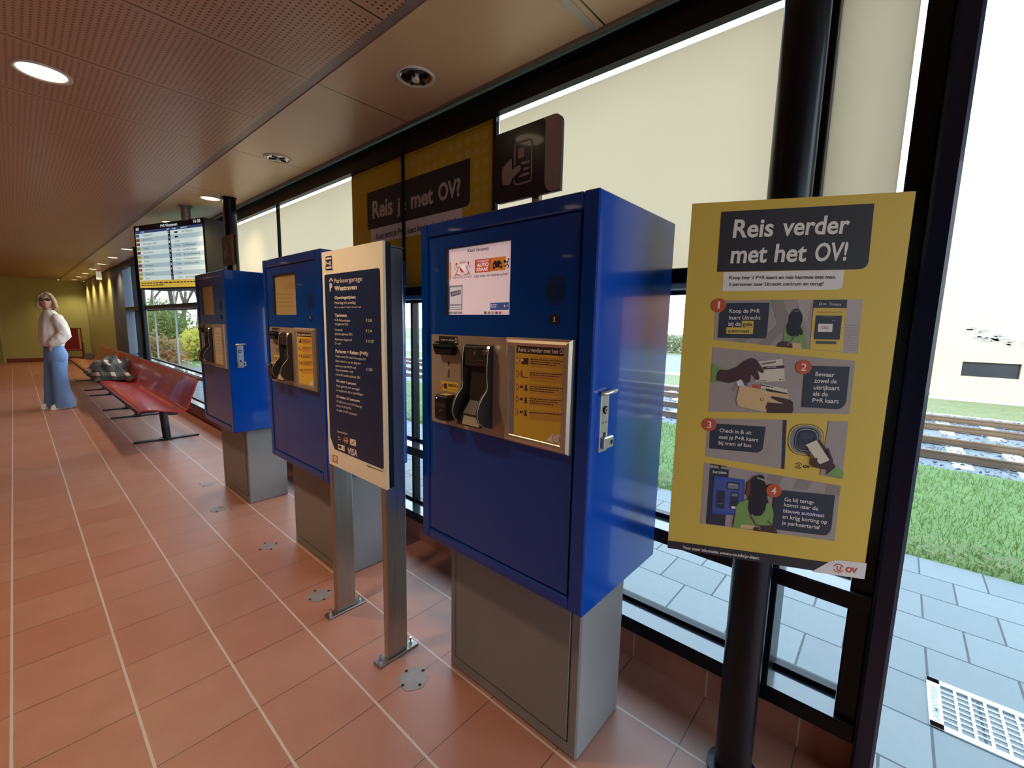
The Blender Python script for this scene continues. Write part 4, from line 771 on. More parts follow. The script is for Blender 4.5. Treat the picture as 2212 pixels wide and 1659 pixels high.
for s_, x0, x1, y, d in (('Ga bij terug-', 1242, 1615, 530, 38), ('komst naar de', 1235, 1664, 596, 54), ('blauwe automaat', 1228, 1742, 672, 64), ('en krijg korting op', 1218, 1775, 746, 72), ('je parkeertarief', 1208, 1686, 822, 64)):
    if s_[0] == 'b': cv.poly([(1222, 622), (1748, 682), (1742, 745), (1216, 685)], M('print_indigo', '#2e2f66', .5), 9)
    cv.text(s_, WHITE, x0, y, x1, y+d, 50, 10, .012)
cv.z = (1430, 740, 3.13)                       # footer
f0 = cv.uv(50, 1338)[1]; cv.polyuv([(L_, B_), (R_, B_), (R_, cv.uv(1380, 1520)[1]-.0), (L_, f0)], INK, 1)
cv.poly([(1010, 1548), (1130, 1482), (1180, 1468), (1384, 1492), (1368, 1599)], WHITE, 2, [0, .008, .012, 0, 0])
cv.text('Voor meer informatie: www.u-ov.info/pr-kaart', WHITE, 140, 1392, 655, 1466, 21, 3, .02)
cv.ring(1192, 1524, .0125, .0024, RED, 3, 20, 160); cv.ring(1192, 1524, .0125, .0024, RED, 3, 200, 340); cv.text('U', RED, 1178, 1538, 1208, 1542, 32, 3, .03); cv.text('OV', RED, 1238, 1548, 1318, 1558, 34, 3, .06)
po = obj('information_poster', mb); tag(po, 'yellow poster with four numbered steps fixed on the black column', 'poster')

# ================================================================== BLINDS AND BANNERS
def blind(y0, y1, lab):
    mb = MB(); mb.box(XF+.055, XF+.058, y0, y1, 1.615, 2.398, MATS['blind_fabric']); r = obj('roller_blind', mb)
    tag(r, lab, 'blind', 'cream roller blinds in the upper windows')
    mb = MB(); mb.box(XF+.045, XF+.065, y0, y1, 1.615, 1.63, M('blind_bar', '#8d8878', .5)); 
    me = obj('hem_bar', mb, None); me.parent = r; me.location = V3(me.location)-V3(r.location); return r
blind(.05, .225, 'narrow cream roller blind between the nearest black column and the door post')
blind(.275, 1.572, 'wide cream roller blind behind the nearest ticket machine')
blind(2.985, 4.255, 'cream roller blind just beyond the yellow banner')
blind(4.285, 5.48, 'cream roller blind next to the far round column')
def banner(y0, y1, lab, right):
    mb = MB(); X = XF+.046; cv = Cv(mb, (X, 0, 0), (0, -1, 0), (-1, 0, 0), .0005)
    zt, zb = 2.425, 1.632
    mb.box(X+.0005, X+.003, y0, y1, zb, zt, YEL); cv.rect(-y1, zb, -y0, zt, M('banner_yellow', (.60, .40, .03), .6, 0, .3, 0, None, (2, .06)), 0)
    def clip(u0, u1): return max(u0, -y1), min(u1, -y0)
    cv.z = (620, 160, 4.608)
    def recpoly(p0, p1, p2, p3, m, L, r=0):
        q = [cv.uv(*p) for p in (p0, p1, p2, p3)]; ua, ub = clip((q[0][0]+q[3][0])/2, (q[1][0]+q[2][0])/2)
        if ub > ua: cv.polyuv([(ua, (q[2][1]+q[3][1])/2), (ub, (q[2][1]+q[3][1])/2), (ub, (q[0][1]+q[1][1])/2), (ua, (q[0][1]+q[1][1])/2)], m, L, r)
    if right:
        for x, y in ((1985, 460), (1980, 600), (1980, 740), (1980, 870), (1976, 1010), (1976, 1146), (1886, 505), (1888, 635), (1888, 775), (1888, 900), (1888, 1035), (1888, 1170), (1888, 1300), (1797, 540), (1797, 665), (1797, 800), (1712, 705), (1712, 830), (1622, 610), (1625, 740), (1545, 650), (1548, 882), (1467, 680), (1467, 795), (1467, 910), (1392, 712), (1392, 828), (1392, 945), (1318, 740), (1318, 852), (1318, 970), (1250, 885), (1797, 1320), (1888, 1430), (1797, 1450), (1976, 1290), (1240, 1520), (1320, 1545), (1400, 1560)):
            cv.uv(x, y)[1] < 2.375 and cv.circ(x, y, .0205, M('banner_dot', (.62, .45, .10), .6), 1, 20)
    cv.rect(-y1, 2.394, -y0, 2.402, M('banner_hem', '#b48d28', .6), 2)
    recpoly((796, 1190), (1828, 832), (1820, 1310), (806, 1556), INK, 2, [0, .04, 0, 0] if right else 0)
    recpoly((838, 1550), (1745, 1330), (1745, 1500), (838, 1700), WHITE, 2)
    cv.z = (740, 220, 4.424)
    bw = M('banner_white', '#c4b6ae', .6)
    if right: cv.text('met', bw, 655, 1018, 868, 966, 160, 4, .03); cv.text('OV?', bw, 918, 946, 1128, 893, 165, 4, .03); cv.text('e', bw, 586, 1040, 608, 1034, 135, 4, .01); cv.text('R kaart bij de gele automaat', INK, 590, 1268, 1088, 1152, 58, 4, .01)
    else: cv.text('Reis', bw, 290, 1115, 482, 1066, 165, 4, .03); cv.text('j', bw, 520, 1058, 552, 1050, 150, 4, .02); cv.text('Koop eerst je P+', INK, 322, 1318, 568, 1262, 62, 4, .01)
    rr_ = obj('banner', mb); tag(rr_, lab, 'banner', 'yellow banner halves in the upper window')
banner(1.604, 2.347, 'right half of the yellow banner with pale dots and lettering met OV?', True)
banner(2.373, 2.98, 'plain left half of the yellow banner with lettering Reis je', False)

# ================================================================== DOWNLIGHTS
def downlight(x, y, lit, lab, grp, big=1.):
    r = thing('downlight', lab, 'ceiling light', (x, y, CZ), 0, grp)
    R0 = .088*big
    mb = MB(); mb.lathe([(R0*1.0, 0), (R0*1.0, -.006), (R0*.93, -.008), (R0*.84, -.004), (R0*.82, .0)], (x, y, CZ), M('lamp_ring', '#d6cdc2', .35), 36); obj('trim_ring', mb, r)
    if lit:
        mb = MB(); n = 32; mb.add([(x+cos(2*pi*i/n)*R0*.82, y+sin(2*pi*i/n)*R0*.82, CZ-.003) for i in range(n)], [list(range(n))[::-1]], M('lamp_glow', (1, .86, .56), .4, emit=3.2)); obj('diffuser', mb, r)
        ld = bpy.data.lights.new('downlight_beam', 'SPOT'); ld.energy = LAMP_W*(2.6 if 0 < x < 1 else 2.1 if x > 1 else .7); ld.color = LAMP_C; ld.spot_size = RAD(128); ld.spot_blend = .75; ld.shadow_soft_size = .06
        lo_ = bpy.data.objects.new('downlight_beam', ld); col.objects.link(lo_); lo_.parent = r; lo_.location = (0, 0, -.03)
    else:
        mb = MB(); mb.lathe([(R0*.82, -.001), (R0*.78, -.0035), (R0*.70, -.0045), (R0*.35, -.0055), (.001, -.006)], (x, y, CZ), M('reflector', '#b9b2aa', .12, 1.), 36); obj('reflector', mb, r)
        mb = MB()
        for a in (-.3, .9, 2.2, 3.6, 4.9): mb.box(-.004, .004, R0*.12, R0*.66, -.012, -.006, M('reflector_dark', '#15100e', .25, .4), 0, Matrix.Translation((x, y, CZ)) @ Matrix.Rotation(a, 4, 'Z'))
        mb.cyl((x, y, CZ-.018), (x, y, CZ-.005), R0*.2, PURE, n=16); obj('lamp_holder', mb, r)
    return r
for k in range(12):
    y = 1.77+1.575*k
    lab = {0: 'unlit chrome downlight nearest the camera, above the nearest ticket machine', 1: 'unlit chrome downlight above the middle ticket machine', 2: 'downlight hidden behind the column by the farthest machine', 3: 'lit downlight just above the departure screen'}.get(k)
    if k == 2 or k == 4 or k == 5: pass
    downlight(1.305 if k < 4 else 1.33, y, k >= 2, lab or 'lit warm downlight in the row running to the far end of the ceiling', 'downlights along the window side')
downlight(.185, 3.08, True, 'large glowing downlight at the left edge of the ceiling', 'downlights in the perforated ceiling', 1.15)
downlight(.15, 1.79, True, 'lit downlight in the perforated ceiling above the camera', 'downlights in the perforated ceiling', 1.15)
for xr, ys in ((-1.57, [.76+1.66*k for k in range(-1, 12)]), (-3.9, [.76+1.66*k for k in range(-1, 12)])):
    for y in ys: downlight(xr, y, True, 'lit downlight in the perforated ceiling left of the picture', 'downlights in the perforated ceiling', 1.15)

# ================================================================== DEPARTURE SCREEN
tn = V3((-.955, -.296, 0)).normalized(); tu = V3((.296, -.955, 0)).normalized(); tP = V3((.949, 6.363, 2.391))
TW, TH = 1.225, .672
ctr = tP+tu*TW/2
r = thing('departure_screen', 'hanging screen listing tram and bus departures', 'screen', (ctr.x, ctr.y, 2.391-TH))
mb = MB(); cv = Cv(mb, tP, tu, tn, .001)
mb.prism([cv.w(u, v, -1) for u, v in ((0, 0), (TW, 0), (TW, -TH), (0, -TH))], -tn*.26, M('housing_black', '#060606', .55)); obj('housing', mb, r)
def E2(n, c, s): return M('tv_'+n, c, .35, 0, .3, 0, None, (5, .02), s)
mb = MB(); cv.mb = mb; tw = E2('white', '#cfe6e6', .72); tb = E2('band', '#b0cad2', .66); tk = E2('ink', '#2a3442', .05); tbl = E2('blue', '#3c4f86', .5); ty = E2('yellow', '#cdb24a', .75); tnv = E2('navy', '#141c3e', .15)
cv.rect(.0, -TH, TW, 0, M('tv_bezel', '#0c0a0c', .3), 0)
cv.rect(.03, -.085, TW-.03, -.058, tbl, 1); cv.textuv('P+R Westraven', tw, (.50, -.045), (.79, -.045), .03, 2, .02); cv.textuv('16 05', tw, (1.06, -.04), (1.17, -.04), .03, 2, .02); cv.rect(.045, -.05, .1, -.022, tw, 2, .006); cv.rect(.052, -.036, .093, -.029, MATS['tv_bezel'], 3)
for a, b in ((.13, .2), (.60, .65), (.70, .76), (.84, .95)): cv.rect(a, -.076, b, -.066, tb, 2)
dest = ['Nieuwegein-C', 'Utrecht CS', 'Nieuwegein-Zuid', 'Vianen', 'IJsselstein', 'Zuilen', 'Zuilen', 'Amersfoort', 'Utrecht CS', 'Utrecht CS', 'Zeist']
mins = ['', '', '2 min', '2 min', '5 min', '6 min', '6 min', '6 min', '7 min', '7 min', '7 min']
via = ['via Galecop', '', '', 'via Nieuwegein', 'via Nieuwegein', 'via Kanaleneiland', 'via Kanaleneiland', 'via Science Park', '', '', 'via Utrecht']
plat = 'CABCBCCDACC'; cl = ['#4a6f9c', '#9a4a22', '#9a4a22', '#a4a03a', '#7d3a20', '#b7b33c', '#b7b33c', '#8a5a52', '#b0602c', '#c2b040', '#bcb23c']
rh = (.579-.085)/11
for k in range(11):
    v1_ = -.085-rh*k; v0_ = v1_-rh; cv.rect(.03, v0_, TW-.03, v1_, tb if k % 2 else tw, 1)
    cv.rect(.035, v0_+.008, .10, v1_-.008, E2('c%d' % k, cl[k], .5), 2); cv.textuv(dest[k], tk, (.155, v0_+.014), (.155+len(dest[k])*.0165, v0_+.014), .02, 3)
    cv.rect(.62, v0_, .66, v1_, tnv, 2); cv.textuv(plat[k], tw, (.632, v0_+.01), (.648, v0_+.01), .026, 3, .03)
    if mins[k]: cv.textuv(mins[k], tk, (.735, v0_+.014), (.81, v0_+.014), .02, 3)
    else: cv.rect(.735, v0_+.012, .79, v0_+.028, tk, 3, .004)
    if via[k]: cv.textuv(via[k], tk, (.865, v0_+.014), (.865+len(via[k])*.0155, v0_+.014), .02, 3)
cv.rect(.03, -.658, TW-.03, -.579, ty, 1); cv.dashes  # notice bar
rd = random.Random(4); q = .06
while q < 1.15:
    w = rd.uniform(.03, .08); cv.rect(q, -.612, q+w, -.602, tk, 2); 
    if q < .45: cv.rect(q, -.635, q+w, -.625, tk, 2)
    q += w+.014
obj('display', mb, r)
mb = MB(); pc = onZ(400, 445, CZ); mb.cyl((pc.x, pc.y, 2.38), (pc.x, pc.y, CZ), .04, M('hanger_tube', '#8f8880', .4, .5), n=20); mb.cyl((pc.x, pc.y, CZ-.012), (pc.x, pc.y, CZ), .06, MATS['hanger_tube'], n=20); obj('hanger_pole', mb, r)

# ================================================================== BENCHES
BRED = M('bench_red', '#a3242a', .3, 0, .5, .35, (90, .05, .001), (4, .1)); BORG = M('bench_orange', '#a2543a', .3, 0, .5, .35, (90, .05, .001), (4, .1)); BBLK = M('bench_black', '#16171a', .38)
prof = [(.745, .455), (.765, .472), (.80, .478), (.87, .472), (.96, .452), (1.05, .432), (1.10, .424), (1.135, .428), (1.155, .45), (1.18, .52), (1.225, .64), (1.268, .755), (1.275, .768)]
def bench(y0, y1, mat, lab, legs):
    r = thing('bench', lab, 'bench', (1.07, (y0+y1)/2, 0), 0, 'metal benches along the windows')
    t_ = .012; n = len(prof); mb = MB()
    low = [(x+ (.004 if i > 7 else 0), z-t_ if i < 9 else z-.004) for i, (x, z) in enumerate(prof)]
    back = [(x+.013, z-.004) if i > 7 else (x, z-t_) for i, (x, z) in enumerate(prof)]
    ring = [V3((x, 0, z)) for x, z in prof]+[V3((x, 0, z)) for x, z in back[::-1]]
    mb.loft([[v+V3((0, y0, 0)) for v in ring], [v+V3((0, y1, 0)) for v in ring]], mat, False, True)
    N = len(ring)
    for yy in (y0, y1): mb.add([v+V3((0, yy, 0)) for v in ring], [(i, i+1, N-2-i, N-1-i) for i in range(n-1)], mat)
    k = int((y1-y0)/.31)
    for i in range(1, k):
        yy = y0+(y1-y0)*i/k
        for (xa, za), (xb, zb) in zip(prof[9:12], prof[10:13]): mb.add([(xa-.0015, yy-.004, za), (xb-.0015, yy-.004, zb), (xb-.0015, yy+.004, zb), (xa-.0015, yy+.004, za)], [(0, 1, 2, 3)], BBLK if False else M('bench_seam', '#5f1418', .5))
    seat = obj('seat_shell', mb, r)
    mb = MB(); mb.cyl((.76, y0+.02, .444), (.76, y1-.02, .444), .019, BBLK, n=16); mb.cyl((1.29, y0-.01, .757), (1.29, y1+.01, .757), .016, BBLK, n=16); mb.box(.80, 1.2, y0+.25, y0+.30, .40, .428, BBLK); mb.box(.80, 1.2, y1-.30, y1-.25, .40, .428, BBLK); mb.box(1.03, 1.11, y0+.2, y1-.2, .36, .405, BBLK); obj('frame_tube', mb, r)
    for yl_ in legs:
        mb = MB(); mb.cyl((1.075, yl_, .015), (1.055, yl_, .40), .04, BBLK, n=20); lg = obj('leg', mb, r)
        mb = MB(); mb.box(.775, 1.385, yl_-.032, yl_+.032, 0, .016, BBLK, .003); mb.cyl((1.075, yl_, .016), (1.075, yl_, .022), .075, BBLK, n=24)
        for a in (0, 1, 2, 3): mb.cyl((1.075+.06*cos(a*pi/2+.7), yl_+.06*sin(a*pi/2+.7), .02), (1.075+.06*cos(a*pi/2+.7), yl_+.06*sin(a*pi/2+.7), .03), .006, CHROME, n=6)
        obj('foot_plate', mb, lg)
    return r
bench(5.68, 8.5, BRED, 'nearest red metal bench, its open end facing the ticket machines', (6.33, 8.12))
bench(8.55, 11.05, BRED, 'second red metal bench with the plaid jacket lying on it', (8.92, 10.72))
bench(11.1, 13.9, BORG, 'orange brown metal bench farthest from the camera', (11.6, 13.4))
# jacket thrown over the second bench
mb = MB(); rd = random.Random(3); NU, NV = 40, 26; grid = []
def bz(x):
    for (xa, za), (xb, zb) in zip(prof, prof[1:]):
        if xa <= x <= xb: return za+(zb-za)*(x-xa)/(xb-xa)
    return .46 if x < prof[0][0] else .77
from mathutils import noise as mn
for i in range(NU+1):
    row = []
    for j in range(NV+1):
        a, b = i/NU, j/NV; y = 8.75+a*1.55+.12*mn.noise(V3((b*3, a*2, 1))); x = .70+b*(.50-.10*sin(a*pi*2))+.03*mn.noise(V3((a*4, b*4, 5)))
        h = (sin(pi*a)**.55)*(sin(pi*min(1, b*1.02+.0))**.5); z = max(bz(min(x, 1.20)), .47)+.006+h*(.27+.09*mn.noise(V3((a*6, b*5, 2)))+.035*mn.noise(V3((a*14, b*12, 7))))
        if b < .06: z = min(z, .50)
        row.append(V3((x, y, z)))
    grid.append(row)
vs_ = [p for r_ in grid for p in r_]; n = NV+1
mb.add(vs_, [(i*n+j, (i+1)*n+j, (i+1)*n+j+1, i*n+j+1) for i in range(NU) for j in range(NV)], MATS['plaid_cloth'], True)
bv = [V3((p.x, p.y, max(bz(min(p.x, 1.2)), .474)+.003)) for p in vs_]
mb.add(bv, [(i*n+j, i*n+j+1, (i+1)*n+j+1, (i+1)*n+j) for i in range(NU) for j in range(NV)], MATS['plaid_cloth'], True)
jk = obj('jacket', mb); tag(jk, 'black grey and white plaid jacket heaped on the red bench', 'jacket')
# ================================================================== PERSON
PX, PY = .36, 9.63
r = thing('person', 'woman in white blouse and wide blue jeans, hand in pocket, standing by the benches', 'person', (PX, PY, 0), RAD(-68))
inv_done = True
RZ = Matrix.Translation((PX, PY, 0)) @ Matrix.Rotation(RAD(-68), 4, 'Z')
RZ0 = RZ; RZ = RZ @ Matrix.Diagonal((.80, .84, 1, 1))
def PW(x, y, z): return RZ @ V3((x, y, z))           # local: faces -y, her left is +x
SK = M('skin', '#d8a68c', .55); HR = M('hair_blonde', '#ad9472', .6, 0, .3, 0, (60, .6, .004), (30, .35)); BL = MATS['blouse']; DN = MATS['denim']
def ering(c, rx, ry, n=24, tilt=0., puff=0., k=0, seed=0):
    o = []
    for i in range(n):
        a = 2*pi*i/n; f = 1+puff*sin(k*a+seed); o.append(PW(c[0]+rx*f*cos(a), c[1]+ry*f*sin(a), c[2]+tilt*cos(a)))
    return o
# body: skinned skeleton, one surface
import bmesh
jt = [(0, 0, .95, .12), (0, -.005, 1.12, .115), (0, 0, 1.3, .125), (0, .01, 1.40, .065), (0, .0, 1.50, .048), (0, -.01, 1.545, .046),
      (-.085, 0, .88, .09), (-.095, -.03, .48, .058), (-.10, .02, .09, .042), (-.10, -.02, .05, .036), (-.105, -.13, .03, .03),
      (.085, 0, .88, .09), (.10, -.02, .48, .058), (.105, .03, .09, .042), (.105, -.01, .05, .036), (.11, -.12, .03, .03),
      (.13, .01, 1.36, .045), (.27, .06, 1.16, .042), (.172, -.09, .995, .03), (.148, -.10, .955, .027),
      (-.13, .01, 1.36, .045), (-.225, .12, 1.17, .042), (-.12, .17, 1.02, .03), (-.08, .17, .99, .028)]
ed = [(0, 1), (1, 2), (2, 3), (3, 4), (4, 5), (0, 6), (6, 7), (7, 8), (8, 9), (9, 10), (0, 11), (11, 12), (12, 13), (13, 14), (14, 15), (3, 16), (16, 17), (17, 18), (18, 19), (3, 20), (20, 21), (21, 22), (22, 23)]
me = bpy.data.meshes.new('body'); me.from_pydata([j[:3] for j in jt], ed, []); ob = bpy.data.objects.new('body_tmp', me); col.objects.link(ob)
sk = ob.modifiers.new('s', 'SKIN'); sk.use_smooth_shade = True
for i, j in enumerate(jt): me.skin_vertices[0].data[i].radius = (j[3], j[3])
me.skin_vertices[0].data[0].use_root = True
ob.modifiers.new('d', 'SUBSURF').levels = 2
dg = bpy.context.evaluated_depsgraph_get(); bm_ = bpy.data.meshes.new_from_object(ob.evaluated_get(dg)); bpy.data.objects.remove(ob)
HT = RAD(58); hc = V3((0, -.015, 1.635)); HM = Matrix.Diagonal((1/.80, 1/.84, 1, 1)) @ Matrix.Translation(hc) @ Matrix.Rotation(HT, 4, 'Z')   # head turned back to the camera
mb = MB(); mb.add([RZ @ v.co for v in bm_.vertices], [list(p.vertices) for p in bm_.polygons], SK, True)
# head: sphere sculpted into skull, jaw, brow, nose
rings = []; NN, KK = 32, 22
for j in range(KK+1):
    th = pi*j/KK; zz = -cos(th); row = []
    for i in range(NN):
        a = 2*pi*i/NN; x, y = sin(th)*cos(a), sin(th)*sin(a)
        px, py, pz = x*.072, y*.092, zz*.112
        if pz < 0: px *= 1-.30*(-zz)**1.3; py = py*(1-.18*(-zz)) - (.012*(-zz) if y < 0 else 0)
        f = max(0, -y)
        nx = math.exp(-((px/.013)**2)); nzv = math.exp(-(((pz+.012)/.022)**2)); py -= .022*nx*nzv*(f > .5)
        for ex in (-.03, .03): py += .010*math.exp(-(((px-ex)/.014)**2+((pz-.012)/.010)**2))*(f > .3)
        py -= .006*math.exp(-((px/.022)**2+((pz+.052)/.008)**2))*(f > .3); py -= .008*math.exp(-((px/.02)**2+((pz+.092)/.014)**2))*(f > .2)
        row.append(RZ @ (HM @ V3((px, py, pz))))
    rings.append(row)
mb.loft(rings, SK, False)
for sg in (-1, 1): mb.sphere((sg*.074, .012, -.005), (.010, .02, .03), SK, 10, 8, RZ @ HM)
LIP = M('lips', '#b5655a', .5); EYE = M('eye_dark', '#2c2019', .3); EW = M('eye_white', '#e8e0d8', .3)
mb.sphere((0, -.098, -.05), (.021, .008, .006), LIP, 14, 8, RZ @ HM)
for ex in (-.03, .03): mb.sphere((ex, -.079, .012), (.012, .008, .008), EW, 12, 8, RZ @ HM); mb.sphere((ex, -.0855, .012), (.005, .004, .005), EYE, 10, 6, RZ @ HM)
# fingers at the pocket edge of her left hand and relaxed on her right
for hx_, hy_, hz_, dx in ((.152, -.088, .95, -1), (-.08, .17, .97, 1)):
    for q in range(4):
        b0 = V3((hx_+dx*(.004+q*.017), hy_-.012+abs(q-1.5)*.003, hz_-.01)); L = (.055, .062, .058, .046)[q]
        mb.tube([RZ @ b0, RZ @ (b0+V3((0, -.006, -L*.5))), RZ @ (b0+V3((0, .004, -L)))], [.0095, .0085, .006], SK, 8)
    b0 = V3((hx_-dx*.012, hy_-.005, hz_+.012)); mb.tube([RZ @ b0, RZ @ (b0+V3((-dx*.02, -.016, -.02))), RZ @ (b0+V3((-dx*.014, -.022, -.045)))], [.012, .0105, .007], SK, 8)
obj('body', mb, r)
# hair: chin-length bob
mb = MB(); rings = []
for j in range(19):
    s_ = j/18; th = pi*.02+s_*pi*.5 if s_ < .55 else None; row = []
    for i in range(40):
        a = 2*pi*i/40
        if s_ < .5: th = s_/.5*pi/2; rr, zz = sin(th), cos(th)*.128
        else: rr = 1+.10*sin((s_-.5)*2*pi*.9)+.10*(s_-.5); zz = -(s_-.5)*2*.135
        x, y = rr*.088*cos(a), rr*.104*sin(a)+.012
        if sin(a) < -.35 and s_ > .40:      # open at the face
            k_ = min(1, (-sin(a)-.35)/.35)*min(1, (s_-.40)/.1); y = y*(1-k_)+(.0)*k_; x = x*(1-k_*.12)
        w = .006*sin(9*a+s_*7)+.004*sin(17*a)
        row.append(RZ @ (HM @ V3((x*(1+w*4), y*(1+w*4), zz+w+.004))))
    rings.append(row)
mb.loft(rings, HR, True)
for sg in (-1, 1):
    for q in range(3): mb.tube([RZ @ (HM @ V3((sg*.012, -.062+q*.014, .112-q*.003))), RZ @ (HM @ V3((sg*(.060+q*.007), -.066+q*.02, .072))), RZ @ (HM @ V3((sg*(.084+q*.005), -.045+q*.02, .0))), RZ @ (HM @ V3((sg*(.092+q*.004), -.03+q*.02, -.07))), RZ @ (HM @ V3((sg*(.106+q*.004), -.025+q*.02, -.115)))], [.006, .013, .017, .018, .009], HR, 10)
obj('hair', mb, r)
mb = MB(); GLS = M('glasses_dark', '#1a1210', .25); LENS = M('lens_tint', '#5a4036', .12, 0, .6)
for ex in (-.032, .032):
    c_ = V3((ex, -.106, .012)); pts = [RZ @ (HM @ (c_+V3((.027*cos(a), .004*abs(cos(a)), .02*sin(a))))) for a in [2*pi*i/16 for i in range(17)]]; mb.tube(pts, .0032, GLS, 6); mb.add([p for p in pts[:16]], [list(range(16))], LENS)
    mb.tube([RZ @ (HM @ V3((ex*1.85, -.10, .018))), RZ @ (HM @ V3((ex*2.4, -.02, .018))), RZ @ (HM @ V3((ex*2.35, .02, .012)))], .0025, GLS, 6)
mb.tube([RZ @ (HM @ V3((-.007, -.108, .016))), RZ @ (HM @ V3((.007, -.108, .016)))], .003, GLS, 6); obj('glasses', mb, r)
# blouse: torso and puffed sleeves
mb = MB(); T = [(0, -.005, .955, .165, .128), (0, -.012, .965, .19, .15), (0, -.015, 1.0, .20, .158), (0, -.012, 1.08, .198, .152), (0, -.006, 1.2, .19, .142), (0, 0, 1.3, .192, .135), (0, .005, 1.38, .188, .12), (0, .008, 1.43, .165, .102), (0, .006, 1.47, .105, .082), (0, .004, 1.495, .068, .066)]
mb.loft([ering(t_[:3], t_[3], t_[4], 48, 0, .05 if t_[2] < 1.3 else .016, 9, t_[2]*5) for t_ in T], BL, True)
def sleeve(pts, rs):
    rings = []; P_ = [V3(p) for p in pts]
    q = []
    for i in range(len(P_)-1):
        for k in range(4): q.append((P_[i].lerp(P_[i+1], k/4), rs[i]+(rs[i+1]-rs[i])*k/4))
    q.append((P_[-1], rs[-1])); a = V3((1, 0, 0))
    for i, (p, rr) in enumerate(q):
        d = (q[min(i+1, len(q)-1)][0]-q[max(i-1, 0)][0]).normalized(); a = (a-d*a.dot(d)).normalized(); b = d.cross(a)
        rings.append([RZ @ (p+(a*cos(2*pi*k/20)+b*sin(2*pi*k/20))*rr*(1+.05*sin(7*2*pi*k/20+i*.7)+.05*sin(i*2.2))) for k in range(20)])
    mb.loft(rings, BL, True)
sleeve([(.08, .01, 1.41), (.185, .02, 1.36), (.25, .05, 1.24), (.275, .06, 1.13), (.245, -.02, 1.06), (.195, -.085, 1.005), (.162, -.10, .965)], [.045, .088, .088, .09, .085, .068, .038])
sleeve([(-.08, .01, 1.41), (-.175, .015, 1.35), (-.22, .08, 1.23), (-.225, .12, 1.15), (-.18, .155, 1.07), (-.125, .17, 1.025)], [.045, .085, .082, .08, .07, .038])
obj('blouse', mb, r)
# jeans: hips then two wide legs
mb = MB()
mb.loft([ering((0, 0.0, 1.0), .15, .112, 32), ering((0, .005, .97), .158, .118, 32), ering((0, .018, .9), .178, .135, 32), ering((0, .028, .83), .194, .152, 32), ering((0, .024, .76), .196, .148, 32), ering((0, .018, .70), .185, .13, 32), ering((0, .015, .66), .10, .08, 32)], DN, True)
for sg, yo in ((-1, -.03), (1, .01)):
    L = [(.088, .024, .80, .085, .112), (.093, .015, .70, .098, .118), (.10, .0, .58, .098, .105), (.104, -.005, .45, .104, .108), (.108, .0, .30, .118, .12), (.112, .008, .16, .130, .136), (.114, .015, .06, .138, .148), (.114, .016, .025, .139, .15)]
    mb.loft([ering((sg*x, y+yo*(1-z), z), rx, ry, 30, 0, .03 if z < .6 else .008, 5, z*14+sg) for x, y, z, rx, ry in L], DN, True)
jn = obj('jeans', mb, r)
mb = MB(); mb.loft([ering((0, 0, .975), .1585, .120, 32), ering((0, 0, 1.005), .154, .116, 32)], M('waistband', '#3c4258', .8), False); mb.tube([PW(.03, -.135, .955), PW(.09, -.128, .925), PW(.15, -.08, .93)], .004, M('denim_seam', '#55739f', .8), 6); obj('waistband', mb, jn)
for sg in (-1, 1):
    mb = MB(); sh = M('shoe_cream', '#e6dccb', .6); so_ = M('shoe_sole', '#f0ece2', .5); xo = sg*.112; yo = -.03 if sg < 0 else .01
    out = [(-.038, .10), (-.046, .02), (-.046, -.12), (-.03, -.185), (0, -.20), (.03, -.185), (.044, -.12), (.042, .02), (.034, .10)]
    mb.prism([PW(xo+x, y+yo, 0) for x, y in out], (0, 0, .022), so_)
    mb.loft([[PW(xo+x*f, (y+.04)*g-.04+yo, z) for x, y in out] for f, g, z in ((.96, .97, .022), (.92, .95, .045), (.75, .8, .07), (.4, .5, .085))], sh, True)
    obj('shoe', mb, r)

# ================================================================== FAR FURNITURE
r = thing('chair', 'wooden frame chair with dark red canvas behind the woman', 'chair', (1.2, 18.9, 0))
WD = M('chair_wood', '#8a4f2c', .5); CN = M('canvas_red', '#8a2026', .8)
mb = MB(); mb.box(.93, 1.285, 19.02, 19.03, .42, 1.03, CN); obj('canvas_back', mb, r)
mb = MB(); mb.box(.93, 1.285, 18.55, 19.02, .40, .42, CN); obj('canvas_seat', mb, r)
mb = MB(); mb.box(.9, 1.345, 19.0, 19.04, 1.03, 1.06, WD); obj('cross_rail', mb, r); mb = MB(); mb.box(.9, 1.345, 19.0, 19.04, .36, .40, WD); obj('cross_rail', mb, r)
for x in (.90, 1.32):
    mb = MB(); mb.prism([(x, 19.0, 1.06), (x+.04, 19.0, 1.06), (x+.055, 19.0, 0), (x+.015, 19.0, 0)], (0, .035, 0), WD); obj('leg', mb, r)
    mb = MB(); mb.box(x, x+.035, 18.55, 18.59, 0, .6, WD); obj('leg', mb, r); mb = MB(); mb.box(x, x+.035, 18.55, 19.02, .6, .63, WD); obj('armrest', mb, r)
r = thing('planter_box', 'low grey box on the floor in the far corner', 'box', (1.48, 19.3, 0)); mb = MB()
gp = M('planter_grey', '#77787a', .6)
for b in ((1.37, 1.58, 18.9, 18.93), (1.37, 1.58, 19.37, 19.4), (1.37, 1.40, 18.93, 19.37), (1.55, 1.58, 18.93, 19.37)): mb.box(*b, 0, .26, gp, .004)
mb.box(1.37, 1.58, 18.9, 19.4, 0, .02, gp); obj('tub', mb, r); mb = MB(); mb.box(1.40, 1.55, 18.93, 19.37, .02, .2, BBLK); obj('filling', mb, r)
r = thing('emergency_light', 'small clear emergency light hanging from the far ceiling', 'light fitting', (1.45, 14.6, CZ)); mb = MB(); mb.box(1.3, 1.54, 14.57, 14.63, CZ-.03, CZ, PURE, .004); obj('mount', mb, r)
